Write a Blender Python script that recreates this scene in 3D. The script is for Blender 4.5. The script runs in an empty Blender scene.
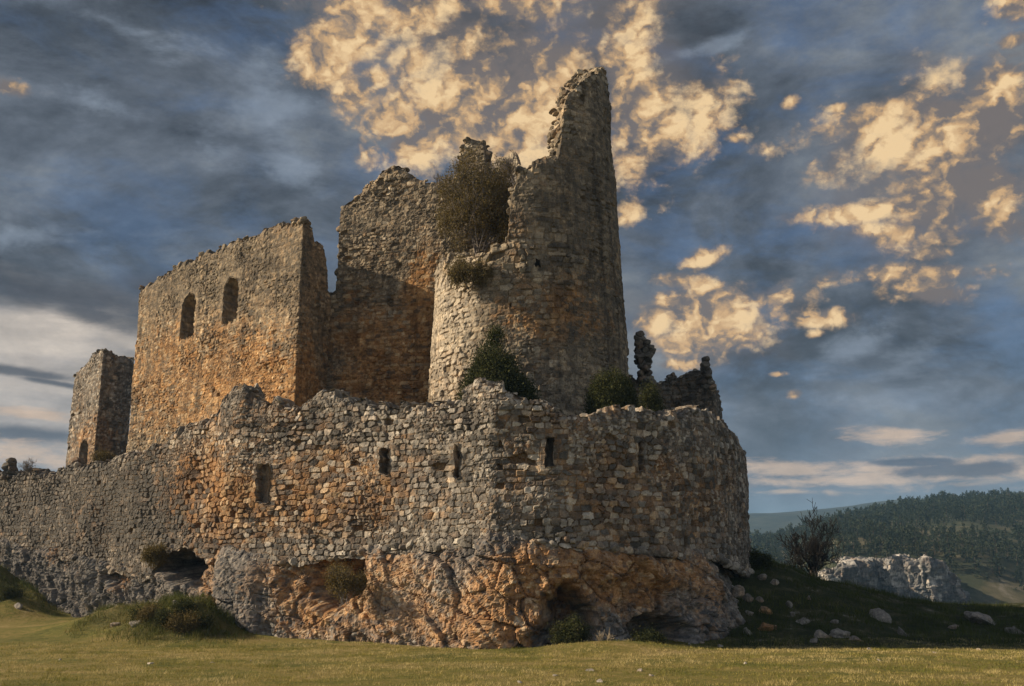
import bpy, math
import numpy as np
from mathutils import Matrix, Vector

# ------------------------------------------------------------------ camera, sky, sun, exposure
S = bpy.context.scene
COL = S.collection
TH = math.radians(12.0); F = 950.0; CX, CY = 512.0, 343.0; CZ = 1.7
EXPO = 0.78
SUN_AZ = math.atan2(0.03, -1.0)          # direction TO the sun in plan (x, y)
SUN_EL = math.radians(27.0)
cam_d = bpy.data.cameras.new('camera'); cam = bpy.data.objects.new('camera', cam_d); COL.objects.link(cam)
cam.location = (0, 0, CZ); cam.rotation_euler = (math.pi / 2 + TH, 0, 0)
cam_d.lens = F / 1024 * 36.0; cam_d.sensor_width = 36.0; cam_d.clip_start = 0.1; cam_d.clip_end = 20000
S.camera = cam
S.view_settings.view_transform = 'Standard'; S.view_settings.look = 'None'
S.view_settings.exposure = EXPO; S.view_settings.gamma = 1.0
S.cycles.use_denoising = True
S.cycles.max_bounces = 6; S.cycles.diffuse_bounces = 3; S.cycles.volume_bounces = 0

sun_vec = Vector((math.cos(SUN_AZ) * math.cos(SUN_EL), math.sin(SUN_AZ) * math.cos(SUN_EL), math.sin(SUN_EL)))
sd = bpy.data.lights.new('sun', 'SUN'); sd.energy = 4.7; sd.angle = math.radians(0.6); sd.color = (1.0, 0.80, 0.56)
so = bpy.data.objects.new('sun', sd); COL.objects.link(so)
so.rotation_euler = sun_vec.to_track_quat('Z', 'Y').to_euler(); so.location = (-60, -5, 60)


def lin(r, g, b, k=1.0):
    f = lambda c: ((c / 255) / 12.92 if c <= 10 else (((c / 255) + 0.055) / 1.055) ** 2.4) * k
    return (f(r), f(g), f(b), 1.0)


class NT:
    """small helper to write node trees"""
    def __init__(self, tree):
        self.t = tree; self.n = tree.nodes; self.l = tree.links

    def add(self, kind, **kw):
        nd = self.n.new(kind)
        for k, v in kw.items(): setattr(nd, k, v)
        return nd

    def put(self, sock, v):
        if hasattr(v, 'links') and hasattr(v, 'is_output'): self.l.new(v, sock)
        elif v is not None: sock.default_value = v

    def math(self, op, a, b=None, c=None, clamp=False):
        nd = self.add('ShaderNodeMath', operation=op, use_clamp=clamp)
        self.put(nd.inputs[0], a)
        if b is not None: self.put(nd.inputs[1], b)
        if c is not None: self.put(nd.inputs[2], c)
        return nd.outputs[0]

    def step(self, v, a, b, lo=0.0, hi=1.0):
        nd = self.add('ShaderNodeMapRange', interpolation_type='SMOOTHSTEP')
        self.put(nd.inputs[0], v); self.put(nd.inputs[1], a); self.put(nd.inputs[2], b)
        self.put(nd.inputs[3], lo); self.put(nd.inputs[4], hi)
        return nd.outputs[0]

    def mix(self, f, a, b, mode='MIX'):
        nd = self.add('ShaderNodeMix', data_type='RGBA', blend_type=mode, clamp_factor=True)
        self.put(nd.inputs[0], f); self.put(nd.inputs[6], a); self.put(nd.inputs[7], b)
        return nd.outputs[2]

    def noise(self, vec, scale, detail=4, rough=0.55, dist=0.0, out=0):
        nd = self.add('ShaderNodeTexNoise')
        if vec is not None: self.l.new(vec, nd.inputs['Vector'])
        nd.inputs['Scale'].default_value = scale; nd.inputs['Detail'].default_value = detail
        nd.inputs['Roughness'].default_value = rough; nd.inputs['Distortion'].default_value = dist
        return nd.outputs[out]

    def mapping(self, vec, loc=(0, 0, 0), rot=(0, 0, 0), scale=(1, 1, 1), kind='POINT'):
        nd = self.add('ShaderNodeMapping', vector_type=kind)
        self.l.new(vec, nd.inputs[0])
        nd.inputs[1].default_value = loc; nd.inputs[2].default_value = rot; nd.inputs[3].default_value = scale
        return nd.outputs[0]

    def vmath(self, op, a, b=None):
        nd = self.add('ShaderNodeVectorMath', operation=op)
        self.put(nd.inputs[0], a)
        if b is not None: self.put(nd.inputs[1], b)
        return nd.outputs['Value'] if op in ('LENGTH', 'DOT_PRODUCT') else nd.outputs[0]

    def ramp(self, fac, stops):
        nd = self.add('ShaderNodeValToRGB'); self.put(nd.inputs[0], fac)
        el = nd.color_ramp.elements
        el[0].position, el[0].color = stops[0][0], stops[0][1]
        el[1].position, el[1].color = stops[-1][0], stops[-1][1]
        for p, c in stops[1:-1]:
            e = el.new(p); e.color = c
        return nd.outputs[0]


def direction(px, row):
    """compass direction of a spot of sky, as a unit vector of the world"""
    a = (px - CX) / F; b = (CY - row) / F
    v = Vector((a, math.cos(TH) - b * math.sin(TH), math.sin(TH) + b * math.cos(TH)))
    return v.normalized()


def build_sky():
    w = bpy.data.worlds.new('World'); S.world = w; w.use_nodes = True
    w.node_tree.nodes.clear(); n = NT(w.node_tree)
    STR = 0.10
    K = 1.0 / (2 ** EXPO) / STR
    c = lambda r, g, b: lin(r, g, b, K)
    d = n.add('ShaderNodeTexCoord').outputs['Generated']
    sky = n.add('ShaderNodeTexSky', sky_type='NISHITA'); sky.sun_disc = False
    sky.sun_elevation = SUN_EL; sky.sun_rotation = math.pi / 2 - SUN_AZ
    sky.altitude = 1000; sky.air_density = 1.0; sky.dust_density = 0.6
    sep = n.add('ShaderNodeSeparateXYZ'); n.l.new(d, sep.inputs[0])
    X, Y, Z = sep.outputs

    def union(bl):
        # each patch of cloud is an ellipse of sky directions; the chain keeps the evaluation sequential
        f = None
        for (px, row, rx, ry, *rot) in bl:
            v = direction(px, row); dv = d
            if f is not None:
                nd = n.add('ShaderNodeVectorMath', operation='MULTIPLY_ADD')
                n.put(nd.inputs[0], f); nd.inputs[1].default_value = (0, 1e-7, 0); n.put(nd.inputs[2], d); dv = nd.outputs[0]
            m = n.mapping(dv, loc=v, rot=(0, math.radians(rot[0]), 0), scale=(rx / F, 1.2, ry / F), kind='TEXTURE')
            L = n.vmath('LENGTH', m)
            f = L if f is None else n.math('MINIMUM', f, L)
        return n.math('MAXIMUM', n.math('SUBTRACT', 1.0, f), -1.5)

    flat = n.mapping(d, scale=(1, 1, 2.0))
    streak = n.mapping(d, rot=(0, math.radians(4), 0), scale=(1, 1, 4.5))
    # slate cloud cover
    n1 = n.noise(flat, 3.2, 9, 0.64, 0.3)
    n2 = n.noise(flat, 7.0, 9, 0.66, 0.35)
    n3 = n.noise(streak, 5.0, 8, 0.6, 0.4)
    base = n.ramp(n1, [(0.32, c(53, 58, 66)), (0.43, c(74, 81, 91)), (0.54, c(102, 110, 122)), (0.68, c(134, 139, 143))])
    blue = n.mix(0.82, sky.outputs[0], c(70, 94, 130))
    gap = n.math('MULTIPLY', n.step(n2, 0.46, 0.70), 0.66)
    right = n.step(X, -0.15, 0.35, 0.7, 1.0)
    base = n.mix(n.math('MULTIPLY', gap, right), base, blue)
    # pale torn wisps
    wf = union([(205, 150, 70, 40, 20), (290, 165, 60, 25, 20), (95, 105, 90, 25, 10), (110, 20, 120, 18, 8), (270, 120, 60, 60, 30),
                (905, 365, 60, 22, -25), (850, 350, 70, 20, -25), (700, 50, 60, 10, -10), (60, 240, 130, 18, -5), (860, 400, 160, 25, 0)])
    wisp = n.math('MULTIPLY', n.step(n.math('ADD', n.math('MULTIPLY', wf, 0.30), n.noise(flat, 11, 8, 0.62, 0.25)), 0.56, 0.86), 0.62)
    base = n.mix(wisp, base, c(140, 152, 168))
    # pale glow low at the left, barred with grey clouds
    gl = union([(-20, 395, 220, 85, 0), (30, 345, 150, 38, 0), (60, 430, 140, 60, 0), (140, 345, 60, 14, 10)])
    gls = n.step(n.math('ADD', gl, n.math('MULTIPLY', n.math('SUBTRACT', n3, 0.5), 2.0)), -0.35, 0.85)
    base = n.mix(n.math('MULTIPLY', gls, 0.9), base, n.mix(n.noise(streak, 9, 6, 0.6, 0.3), c(158, 150, 144), c(232, 218, 202)))
    bars = union([(45, 292, 110, 26, 6), (190, 300, 60, 20, 10), (90, 315, 60, 13, 8), (20, 372, 60, 6, 5), (60, 384, 50, 4, 8), (40, 435, 80, 10, 0)])
    bf = n.step(n.math('ADD', bars, n.math('MULTIPLY', n.math('SUBTRACT', n2, 0.5), 2.4)), -0.1, 0.75)
    base = n.mix(n.math('MULTIPLY', bf, 0.9), base, c(78, 80, 88))
    # bands over the hills
    low = n.step(Z, 0.20, 0.03)
    base = n.mix(n.math('MULTIPLY', low, 0.55), base, c(112, 122, 136))
    bd = union([(800, 468, 110, 9, 3), (950, 474, 130, 14, -2), (905, 437, 50, 8, 4), (800, 492, 38, 4, 0), (1010, 437, 40, 8, 0), (880, 480, 120, 8, 0), (25, 412, 45, 7, 0), (15, 452, 60, 14, 0)])
    bds = n.step(n.math('ADD', bd, n.math('MULTIPLY', n.math('SUBTRACT', n.noise(streak, 17, 8, 0.66, 0.3), 0.5), 3.4)), -0.1, 0.95)
    base = n.mix(n.math('MULTIPLY', bds, 0.8), base, c(208, 182, 158))
    dk = union([(960, 470, 70, 9, 0), (910, 462, 60, 6, 2)])
    base = n.mix(n.math('MULTIPLY', n.step(n.math('ADD', dk, n.math('MULTIPLY', n.math('SUBTRACT', n2, 0.5), 2.4)), 0.15, 0.6), 0.85), base, c(84, 92, 108))
    # torn fine structure in the grey cover
    n4 = n.noise(n.mapping(d, scale=(1, 1, 1.9)), 13, 8, 0.68, 0.15)
    base = n.mix(1.0, base, n.ramp(n4, [(0.30, (0.74, 0.75, 0.77, 1)), (0.52, (1.0, 1.0, 1.0, 1)), (0.74, (1.32, 1.29, 1.25, 1))]), 'MULTIPLY')
    # soft warm-grey veil round the big lit clouds
    puff = n.mapping(d, scale=(1, 1, 1.25))
    p1 = n.noise(puff, 19, 7, 0.56, 0.2)
    p2 = n.noise(puff, 9, 3, 0.5, 0.4)
    p3 = n.noise(puff, 105, 5, 0.64, 0.1)
    veil = union([(555, 70, 120, 95, 0), (640, 90, 80, 90, 20), (440, 60, 110, 80, -10), (925, 170, 120, 110, 0), (690, 330, 90, 60, 0), (560, 10, 160, 30, 0)])
    vs = n.step(n.math('ADD', veil, n.math('MULTIPLY', n.math('SUBTRACT', p2, 0.5), 2.0)), 0.0, 0.8)
    base = n.mix(n.math('MULTIPLY', vs, 0.55), base, c(116, 108, 106))
    # sunlit cumulus
    warm = union([
        (338, 45, 46, 26, -20), (322, 72, 34, 12, -10), (375, 12, 62, 20, 0), (412, 62, 24, 14, 0), (378, 78, 18, 12, 0),
        (355, 98, 26, 22, 0), (400, 122, 58, 36, 35), (435, 112, 62, 46, 25), (462, 88, 36, 34, -40), (500, 120, 60, 60, 0), (545, 110, 66, 74, 0),
        (500, 4, 60, 8, 0), (540, 6, 24, 14, 0), (628, 58, 34, 34, -35), (640, 120, 34, 62, 0), (668, 128, 44, 26, -10), (706, 118, 32, 34, -50), (732, 138, 14, 6, 10),
        (634, 160, 22, 24, 0), (629, 213, 14, 9, 0),
        (865, 120, 66, 14, -8), (935, 132, 78, 42, -6), (990, 112, 32, 40, -35), (948, 190, 42, 46, 0), (925, 212, 40, 24, 0), (985, 195, 32, 40, -40), (868, 212, 56, 11, 0), (1000, 220, 20, 22, -40), (895, 232, 36, 12, 10),
        (935, 254, 16, 6, 0), (912, 274, 62, 9, 4), (925, 290, 34, 13, 10),
        (702, 260, 20, 8, -15), (668, 279, 22, 7, 5), (714, 296, 14, 20, -35), (704, 290, 12, 12, 0), (668, 300, 14, 9, 0), (735, 334, 44, 16, -6), (690, 342, 46, 15, 4), (655, 325, 24, 18, 0), (685, 364, 22, 5, 0),
        (824, 319, 22, 8, 4), (814, 334, 8, 4, 0), (790, 103, 8, 6, 0), (14, 87, 12, 6, 0), (1016, 6, 18, 14, 20), (1012, 40, 10, 6, 0), (838, 108, 10, 4, 0),
        (778, 374, 9, 3, 0), (795, 394, 6, 4, 0), (720, 320, 60, 30, 0)])
    # billows: rounded heads of different sizes, warped by the noise
    def billow(off):
        wv = n.vmath('ADD', n.mapping(puff, loc=off), n.vmath('MULTIPLY', warpv, (0.05, 0.05, 0.05)))
        vo = n.add('ShaderNodeTexVoronoi', feature='F1'); n.l.new(wv, vo.inputs['Vector'])
        vo.inputs['Scale'].default_value = 20; vo.inputs['Detail'].default_value = 2.5; vo.inputs['Roughness'].default_value = 0.55
        vo.inputs['Lacunarity'].default_value = 2.3
        return vo.outputs['Distance']
    warpn = n.add('ShaderNodeTexNoise'); n.l.new(puff, warpn.inputs['Vector']); warpn.inputs['Scale'].default_value = 20; warpn.inputs['Detail'].default_value = 5; warpn.inputs['Roughness'].default_value = 0.6
    warpv = n.vmath('SUBTRACT', warpn.outputs['Color'], (0.5, 0.5, 0.5))
    b0 = billow((0, 0, 0)); b1 = billow((0.010, 0, -0.006))
    fld = n.math('ADD', n.math('ADD', warm, 0.40), n.math('ADD', n.math('MULTIPLY', n.math('SUBTRACT', p1, 0.5), 2.0), n.math('ADD', n.math('MULTIPLY', n.math('SUBTRACT', p3, 0.5), 0.9), n.math('MULTIPLY', n.math('SUBTRACT', 0.92, b0), 0.80))))
    al = n.step(fld, -0.05, 1.0)
    relief = n.math('MULTIPLY', n.math('SUBTRACT', b1, b0), 1.3)
    big = n.math('MULTIPLY', n.math('SUBTRACT', p2, 0.5), 2.9)
    tone = n.math('ADD', n.math('ADD', n.math('MULTIPLY', n.math('MINIMUM', fld, 1.3), 0.22), relief), n.math('ADD', big, n.math('MULTIPLY', n.math('SUBTRACT', p1, 0.5), -0.5)))
    wc = n.ramp(n.math('ADD', tone, 0.24), [(0.10, c(118, 110, 108)), (0.34, c(158, 136, 114)), (0.58, c(208, 170, 124)), (0.95, c(244, 210, 160))])
    base = n.mix(n.math('MULTIPLY', al, 0.95), base, wc)
    # unseen sky behind the camera, made paler and brighter to lift the ambient light
    rear = n.step(Y, 0.30, -0.40)
    base = n.mix(n.math('MULTIPLY', rear, n.step(n1, 0.34, 0.55, 0.25, 0.85)), base, n.mix(0.55, sky.outputs[0], c(198, 186, 172)))
    bg = n.add('ShaderNodeBackground'); n.put(bg.inputs[0], base); bg.inputs[1].default_value = STR
    out = n.add('ShaderNodeOutputWorld'); n.l.new(bg.outputs[0], out.inputs[0])
    w.cycles.sampling_method = 'MANUAL'; w.cycles.sample_map_resolution = 512


build_sky()

# ------------------------------------------------------------------ numpy noise
U32 = np.uint32


def hsh(ix, iy, iz=0, seed=0):
    with np.errstate(over='ignore'):
        h = (np.asarray(ix).astype(np.int64).astype(U32) * U32(374761393)) ^ (np.asarray(iy).astype(np.int64).astype(U32) * U32(668265263)) \
            ^ (np.asarray(iz).astype(np.int64).astype(U32) * U32(2246822519)) ^ U32((seed * 3266489917 + 12345) & 0xffffffff)
        h = (h ^ (h >> U32(15))) * U32(2246822519)
        h = (h ^ (h >> U32(13))) * U32(3266489917)
        h = h ^ (h >> U32(16))
    return h.astype(np.float64) / 4294967295.0


def vn3(x, y, z, seed=0):
    xi, yi, zi = np.floor(x), np.floor(y), np.floor(z)
    fx, fy, fz = x - xi, y - yi, z - zi
    ux, uy, uz = [f * f * f * (f * (f * 6 - 15) + 10) for f in (fx, fy, fz)]
    r = 0
    for a in (0, 1):
        wx = ux if a else 1 - ux
        for b in (0, 1):
            wy = uy if b else 1 - uy
            for c in (0, 1):
                wz = uz if c else 1 - uz
                r = r + wx * wy * wz * hsh(xi + a, yi + b, zi + c, seed)
    return r * 2 - 1


def fbm(x, y, z, octv=4, seed=0, gain=0.5, ridged=False):
    x = np.asarray(x, float); y = np.asarray(y, float) + 0 * x; z = np.asarray(z, float) + 0 * x
    s = 0; amp = 1; tot = 0
    for o in range(octv):
        v = vn3(x, y, z, seed + o * 17)
        if ridged: v = 1 - 2 * np.abs(v)
        s = s + amp * v; tot += amp; amp *= gain
        x, y, z = (0.8 * x - 0.6 * y) * 2.03 + 3.1, (0.6 * x + 0.8 * y) * 2.03 + 1.7, z * 2.03 + 5.3
    return s / tot


def sst(a, b, x):
    t = np.clip((x - a) / (b - a), 0, 1); return t * t * (3 - 2 * t)


def masonry(u, v, w, h, seed, jit=0.62):
    """rubble in rough courses: (id random, second random, distance from the joint, offsets within the stone)"""
    u = u + 0.35 * w * fbm(u / (2.2 * w), v / (2.2 * h), 0, 2, seed + 5)
    v = v + 0.55 * h * fbm(u / (3.5 * w), v / (3.5 * h), 7, 2, seed + 6)
    row = np.floor(v / h)
    f1 = np.full(u.shape, 9.0); f2 = np.full(u.shape, 9.0)
    r1 = np.zeros(u.shape); r2 = np.zeros(u.shape); du = np.zeros(u.shape); dv = np.zeros(u.shape)
    for dj in (-1, 0, 1):
        r = row + dj
        wr = w * (0.65 + 0.7 * hsh(r, 3, 0, seed)); off = hsh(r, 7, 0, seed) * w * 5
        c0 = np.floor((u - off) / wr)
        for di in (-1, 0, 1):
            c = c0 + di
            pu = (c + 0.5 + jit * (hsh(c, r, 1, seed) - 0.5)) * wr + off
            pv = (r + 0.5 + jit * 0.75 * (hsh(c, r, 2, seed) - 0.5)) * h
            a = np.abs(u - pu) / wr; b = np.abs(v - pv) / h
            d = (a ** 3 + b ** 3) ** (1 / 3)
            m = d < f1
            f2 = np.where(m, f1, np.minimum(f2, d))
            r1 = np.where(m, hsh(c, r, 4, seed), r1); r2 = np.where(m, hsh(c, r, 5, seed), r2)
            du = np.where(m, u - pu, du); dv = np.where(m, v - pv, dv)
            f1 = np.where(m, d, f1)
    return r1, r2, f2 - f1, du, dv


# ------------------------------------------------------------------ projection helpers (photo spot -> place at a real distance)
def zrow(y, row): return CZ + y * np.tan(TH + np.arctan((CY - row) / F))


def at(px, row, y):
    z = zrow(y, row); f = y * math.cos(TH) + (z - CZ) * math.sin(TH)
    return ((px - CX) / F * f, y, z)


def proj(x, y, z):
    f = y * math.cos(TH) + (z - CZ) * math.sin(TH); up = -y * math.sin(TH) + (z - CZ) * math.cos(TH)
    f = np.where(np.abs(f) < 1e-6, 1e-6, f)
    return CX + F * x / f, CY - F * up / f


# ------------------------------------------------------------------ mesh helpers
def mesh_obj(name, V, Q=None, T=None, mat=None, attrs=None, parent=None, smooth=True, midx=None, mats=None):
    V = np.asarray(V, np.float32).reshape(-1, 3)
    me = bpy.data.meshes.new(name)
    Q = np.zeros((0, 4), np.int32) if Q is None else np.asarray(Q, np.int32).reshape(-1, 4)
    T = np.zeros((0, 3), np.int32) if T is None else np.asarray(T, np.int32).reshape(-1, 3)
    me.vertices.add(len(V)); me.vertices.foreach_set('co', V.ravel())
    me.loops.add(Q.size + T.size); me.loops.foreach_set('vertex_index', np.concatenate([Q.ravel(), T.ravel()]).astype(np.int32))
    npol = len(Q) + len(T); me.polygons.add(npol)
    tot = np.concatenate([np.full(len(Q), 4), np.full(len(T), 3)]).astype(np.int32)
    st = np.concatenate([[0], np.cumsum(tot)[:-1]]).astype(np.int32) if npol else np.zeros(0, np.int32)
    me.polygons.foreach_set('loop_start', st); me.polygons.foreach_set('loop_total', tot)
    me.polygons.foreach_set('use_smooth', np.full(npol, smooth))
    if midx is not None: me.polygons.foreach_set('material_index', np.asarray(midx, np.int32))
    me.update(calc_edges=True)
    for k, a in (attrs or {}).items():
        at_ = me.attributes.new(k, 'FLOAT', 'POINT'); at_.data.foreach_set('value', np.asarray(a, np.float32))
    for m in (mats or ([mat] if mat else [])): me.materials.append(m)
    o = bpy.data.objects.new(name, me); COL.objects.link(o)
    if parent is not None: o.parent = parent
    return o


def empty(name, loc):
    o = bpy.data.objects.new(name, None); COL.objects.link(o); o.location = loc; o.empty_display_size = 0.2
    return o


def tag(o, label=None, cat=None, group=None, kind=None):
    if label: o['label'] = label
    if cat: o['category'] = cat
    if group: o['group'] = group
    if kind: o['kind'] = kind
    return o


class MB:
    """collects vertex/triangle batches with a float attribute"""
    def __init__(self): self.V = []; self.T = []; self.A = []; self.n = 0

    def add(self, V, T, a=0.0):
        V = np.asarray(V, float); self.V.append(V); self.T.append(np.asarray(T) + self.n)
        self.A.append(np.broadcast_to(np.asarray(a, float), (len(V),))); self.n += len(V)

    def arrays(self): return np.concatenate(self.V), np.concatenate(self.T), np.concatenate(self.A)

    def build(self, name, mat, parent=None, smooth=True, attr='rnd', loc=None):
        V, T, A = self.arrays()
        if loc is not None: V = V - np.asarray(loc)
        return mesh_obj(name, V, T=T, mat=mat, attrs={attr: A}, parent=parent, smooth=smooth)


def ico(sub):
    p = (1 + 5 ** 0.5) / 2
    V = [(-1, p, 0), (1, p, 0), (-1, -p, 0), (1, -p, 0), (0, -1, p), (0, 1, p), (0, -1, -p), (0, 1, -p), (p, 0, -1), (p, 0, 1), (-p, 0, -1), (-p, 0, 1)]
    T = [(0, 11, 5), (0, 5, 1), (0, 1, 7), (0, 7, 10), (0, 10, 11), (1, 5, 9), (5, 11, 4), (11, 10, 2), (10, 7, 6), (7, 1, 8), (3, 9, 4), (3, 4, 2), (3, 2, 6), (3, 6, 8), (3, 8, 9), (4, 9, 5), (2, 4, 11), (6, 2, 10), (8, 6, 7), (9, 8, 1)]
    V = [np.array(v) / np.linalg.norm(v) for v in V]
    for _ in range(sub):
        c = {}; T2 = []
        def mid(a, b):
            k = (min(a, b), max(a, b))
            if k not in c:
                m = V[a] + V[b]; V.append(m / np.linalg.norm(m)); c[k] = len(V) - 1
            return c[k]
        for a, b, d in T:
            ab, bd, da = mid(a, b), mid(b, d), mid(d, a)
            T2 += [(a, ab, da), (b, bd, ab), (d, da, bd), (ab, bd, da)]
        T = T2
    return np.array(V), np.array(T)


ICO2, ICO1, ICO3 = ico(2), ico(1), ico(3)


def rot_rand(rng, tilt=1.0):
    a = rng.uniform(0, 2 * math.pi); b = rng.normal(0, 0.35 * tilt); c = rng.normal(0, 0.35 * tilt)
    return np.array(Matrix.Rotation(a, 3, 'Z') @ Matrix.Rotation(b, 3, 'X') @ Matrix.Rotation(c, 3, 'Y'))


def stone(rng, size, box=3.2, base=ICO2, rough=0.12):
    """one rough block: a rounded box roughened by noise"""
    V, T = base
    q = np.abs(V) ** box; V2 = V / (q.sum(1) ** (1 / box))[:, None]
    s = rng.uniform(0, 100)
    k = 1 + rough * fbm(V[:, 0] * 1.6 + s, V[:, 1] * 1.6, V[:, 2] * 1.6, 3, 3)
    # a few planar cuts
    for _ in range(6):
        nrm = rng.normal(size=3); nrm /= np.linalg.norm(nrm); lim = rng.uniform(0.50, 0.92)
        d = V2 @ nrm; V2 = V2 - np.where(d > lim, d - lim, 0)[:, None] * nrm
    V2 = V2 * k[:, None] * np.asarray(size)[None] * 0.5
    return V2 @ rot_rand(rng).T, T


# ------------------------------------------------------------------ materials
def new_mat(name):
    m = bpy.data.materials.new(name); m.use_nodes = True
    n = NT(m.node_tree); b = m.node_tree.nodes['Principled BSDF']
    b.inputs['Roughness'].default_value = 0.95; b.inputs['Specular IOR Level'].default_value = 0.15
    return m, n, b


def attr(n, name): return n.add('ShaderNodeAttribute', attribute_name=name).outputs['Fac']


def bump(n, b, h, strength=0.5, dist=0.03):
    nd = n.add('ShaderNodeBump'); nd.inputs['Strength'].default_value = strength; nd.inputs['Distance'].default_value = dist
    n.put(nd.inputs['Height'], h); n.l.new(nd.outputs[0], b.inputs['Normal'])


def stone_mat(name, grey, ochre, mortar, lichen=0.35, fine=14.0, big=0.55, streaks=0.75, on_stone=1.0):
    m, n, b = new_mat(name)
    P = n.add('ShaderNodeTexCoord').outputs['Object']
    rnd = attr(n, 'rnd'); mort = attr(n, 'mort'); oc = attr(n, 'ochre'); pale = attr(n, 'pale')
    g = n.ramp(rnd, [(0.0, grey[0]), (0.45, grey[1]), (0.8, grey[2]), (1.0, grey[3])])
    o = n.ramp(rnd, [(0.0, ochre[0]), (0.4, ochre[1]), (0.8, ochre[2]), (1.0, ochre[3])])
    nb = n.noise(P, big, 5, 0.6, 0.3); nm = n.noise(P, 2.2, 6, 0.65, 0.2); nf = n.noise(P, fine, 6, 0.7)
    own = n.math('MULTIPLY', n.math('SUBTRACT', n.math('FRACT', n.math('MULTIPLY', rnd, 57.3)), 0.5), 0.75)
    of = n.step(n.math('ADD', n.math('ADD', oc, own), n.math('ADD', n.math('MULTIPLY', n.math('SUBTRACT', nb, 0.5), 0.9), n.math('MULTIPLY', n.math('SUBTRACT', nm, 0.5), 1.0))), 0.0, 1.0)
    of = n.math('MULTIPLY', of, n.step(rnd, 0.05, 0.22, 0.45, 1.0))
    c = n.mix(n.math('MULTIPLY', of, on_stone), g, o)
    c = n.mix(pale, c, (0.56, 0.51, 0.43, 1))
    mc = n.mix(of, mortar[0], mortar[1])
    c = n.mix(n.math('MULTIPLY', mort, 0.92), c, mc)
    # grain and stains: rain streaks down the face, lime bands along the courses
    st = n.noise(n.mapping(P, scale=(1.6, 1.6, 0.16)), 1.3, 5, 0.62, 0.2)
    c = n.mix(streaks, c, n.ramp(st, [(0.34, (0.42, 0.42, 0.43, 1)), (0.5, (1.0, 1.0, 1.0, 1)), (0.72, (1.22, 1.2, 1.16, 1))]), 'MULTIPLY')
    hb_ = n.noise(n.mapping(P, scale=(0.25, 0.25, 2.6)), 1.1, 5, 0.6, 0.15)
    c = n.mix(streaks, c, n.ramp(hb_, [(0.36, (0.66, 0.65, 0.64, 1)), (0.52, (1.0, 1.0, 1.0, 1)), (0.70, (1.2, 1.18, 1.14, 1))]), 'MULTIPLY')
    c = n.mix(1.0, c, n.ramp(nf, [(0.28, (0.55, 0.55, 0.56, 1)), (0.5, (0.95, 0.94, 0.92, 1)), (0.72, (1.4, 1.38, 1.32, 1))]), 'MULTIPLY')
    c = n.mix(1.0, c, n.ramp(nm, [(0.3, (0.62, 0.62, 0.64, 1)), (0.7, (1.3, 1.28, 1.24, 1))]), 'MULTIPLY')
    lk = n.math('MULTIPLY', n.step(n.noise(P, 5.0, 7, 0.7, 0.3), 0.56, 0.68), lichen)
    c = n.mix(lk, c, (0.075, 0.078, 0.078, 1))
    lw = n.math('MULTIPLY', n.step(n.noise(n.mapping(P, loc=(9, 4, 2)), 7.0, 6, 0.7, 0.2), 0.60, 0.70), lichen * 1.2)
    c = n.mix(lw, c, (0.46, 0.46, 0.44, 1))
    n.l.new(c, b.inputs['Base Color'])
    bump(n, b, n.math('ADD', nf, n.math('MULTIPLY', n.noise(P, 45, 4, 0.7), 0.4)), 0.7, 0.05)
    return m


GREY = [(0.095, 0.092, 0.088, 1), (0.21, 0.20, 0.185, 1), (0.34, 0.32, 0.29, 1), (0.54, 0.51, 0.46, 1)]
TAN = [(0.13, 0.115, 0.095, 1), (0.23, 0.20, 0.155, 1), (0.33, 0.285, 0.215, 1), (0.46, 0.41, 0.33, 1)]
OCH = [(0.17, 0.086, 0.034, 1), (0.30, 0.160, 0.066, 1), (0.40, 0.25, 0.122, 1), (0.53, 0.39, 0.235, 1)]
M_WALL = stone_mat('rubble_masonry', GREY, OCH, ((0.165, 0.125, 0.082, 1), (0.31, 0.165, 0.068, 1)), streaks=0.5, on_stone=0.85)
M_HALL = stone_mat('hall_masonry', TAN, OCH, ((0.24, 0.19, 0.13, 1), (0.38, 0.22, 0.095, 1)), 0.25)
M_TOWER = stone_mat('tower_masonry', TAN, OCH, ((0.20, 0.16, 0.11, 1), (0.30, 0.18, 0.085, 1)), 0.4)
M_ROCK = stone_mat('weathered_rock', [(0.11, 0.112, 0.118, 1), (0.20, 0.20, 0.20, 1), (0.29, 0.285, 0.275, 1), (0.40, 0.39, 0.37, 1)],
                   [(0.24, 0.130, 0.060, 1), (0.36, 0.205, 0.098, 1), (0.46, 0.30, 0.165, 1), (0.57, 0.45, 0.31, 1)], ((0.20, 0.185, 0.16, 1), (0.34, 0.20, 0.105, 1)), 0.4, 10.0, 0.4, streaks=0.45)
M_CLIFF = stone_mat('limestone_cliff', [(0.09, 0.095, 0.105, 1), (0.16, 0.165, 0.17, 1), (0.30, 0.30, 0.295, 1), (0.52, 0.51, 0.49, 1)], OCH, ((0.12, 0.125, 0.12, 1), (0.3, 0.2, 0.1, 1)), 0.8, 0.7, 0.05)


def simple_mat(name, stops, scale=3.0, a='rnd', rough=0.9, trans=0.0, noise_amt=0.5):
    m, n, b = new_mat(name)
    P = n.add('ShaderNodeTexCoord').outputs['Object']
    v = n.math('ADD', n.math('MULTIPLY', attr(n, a), 1 - noise_amt), n.math('MULTIPLY', n.noise(P, scale, 4, 0.6), noise_amt))
    c = n.ramp(v, stops); n.l.new(c, b.inputs['Base Color']); b.inputs['Roughness'].default_value = rough
    if trans:
        tr = n.add('ShaderNodeBsdfTranslucent'); n.l.new(c, tr.inputs[0])
        mx = n.add('ShaderNodeMixShader'); mx.inputs[0].default_value = trans
        out = [x for x in n.n if x.type == 'OUTPUT_MATERIAL'][0]
        n.l.new(b.outputs[0], mx.inputs[1]); n.l.new(tr.outputs[0], mx.inputs[2]); n.l.new(mx.outputs[0], out.inputs[0])
    return m


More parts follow.
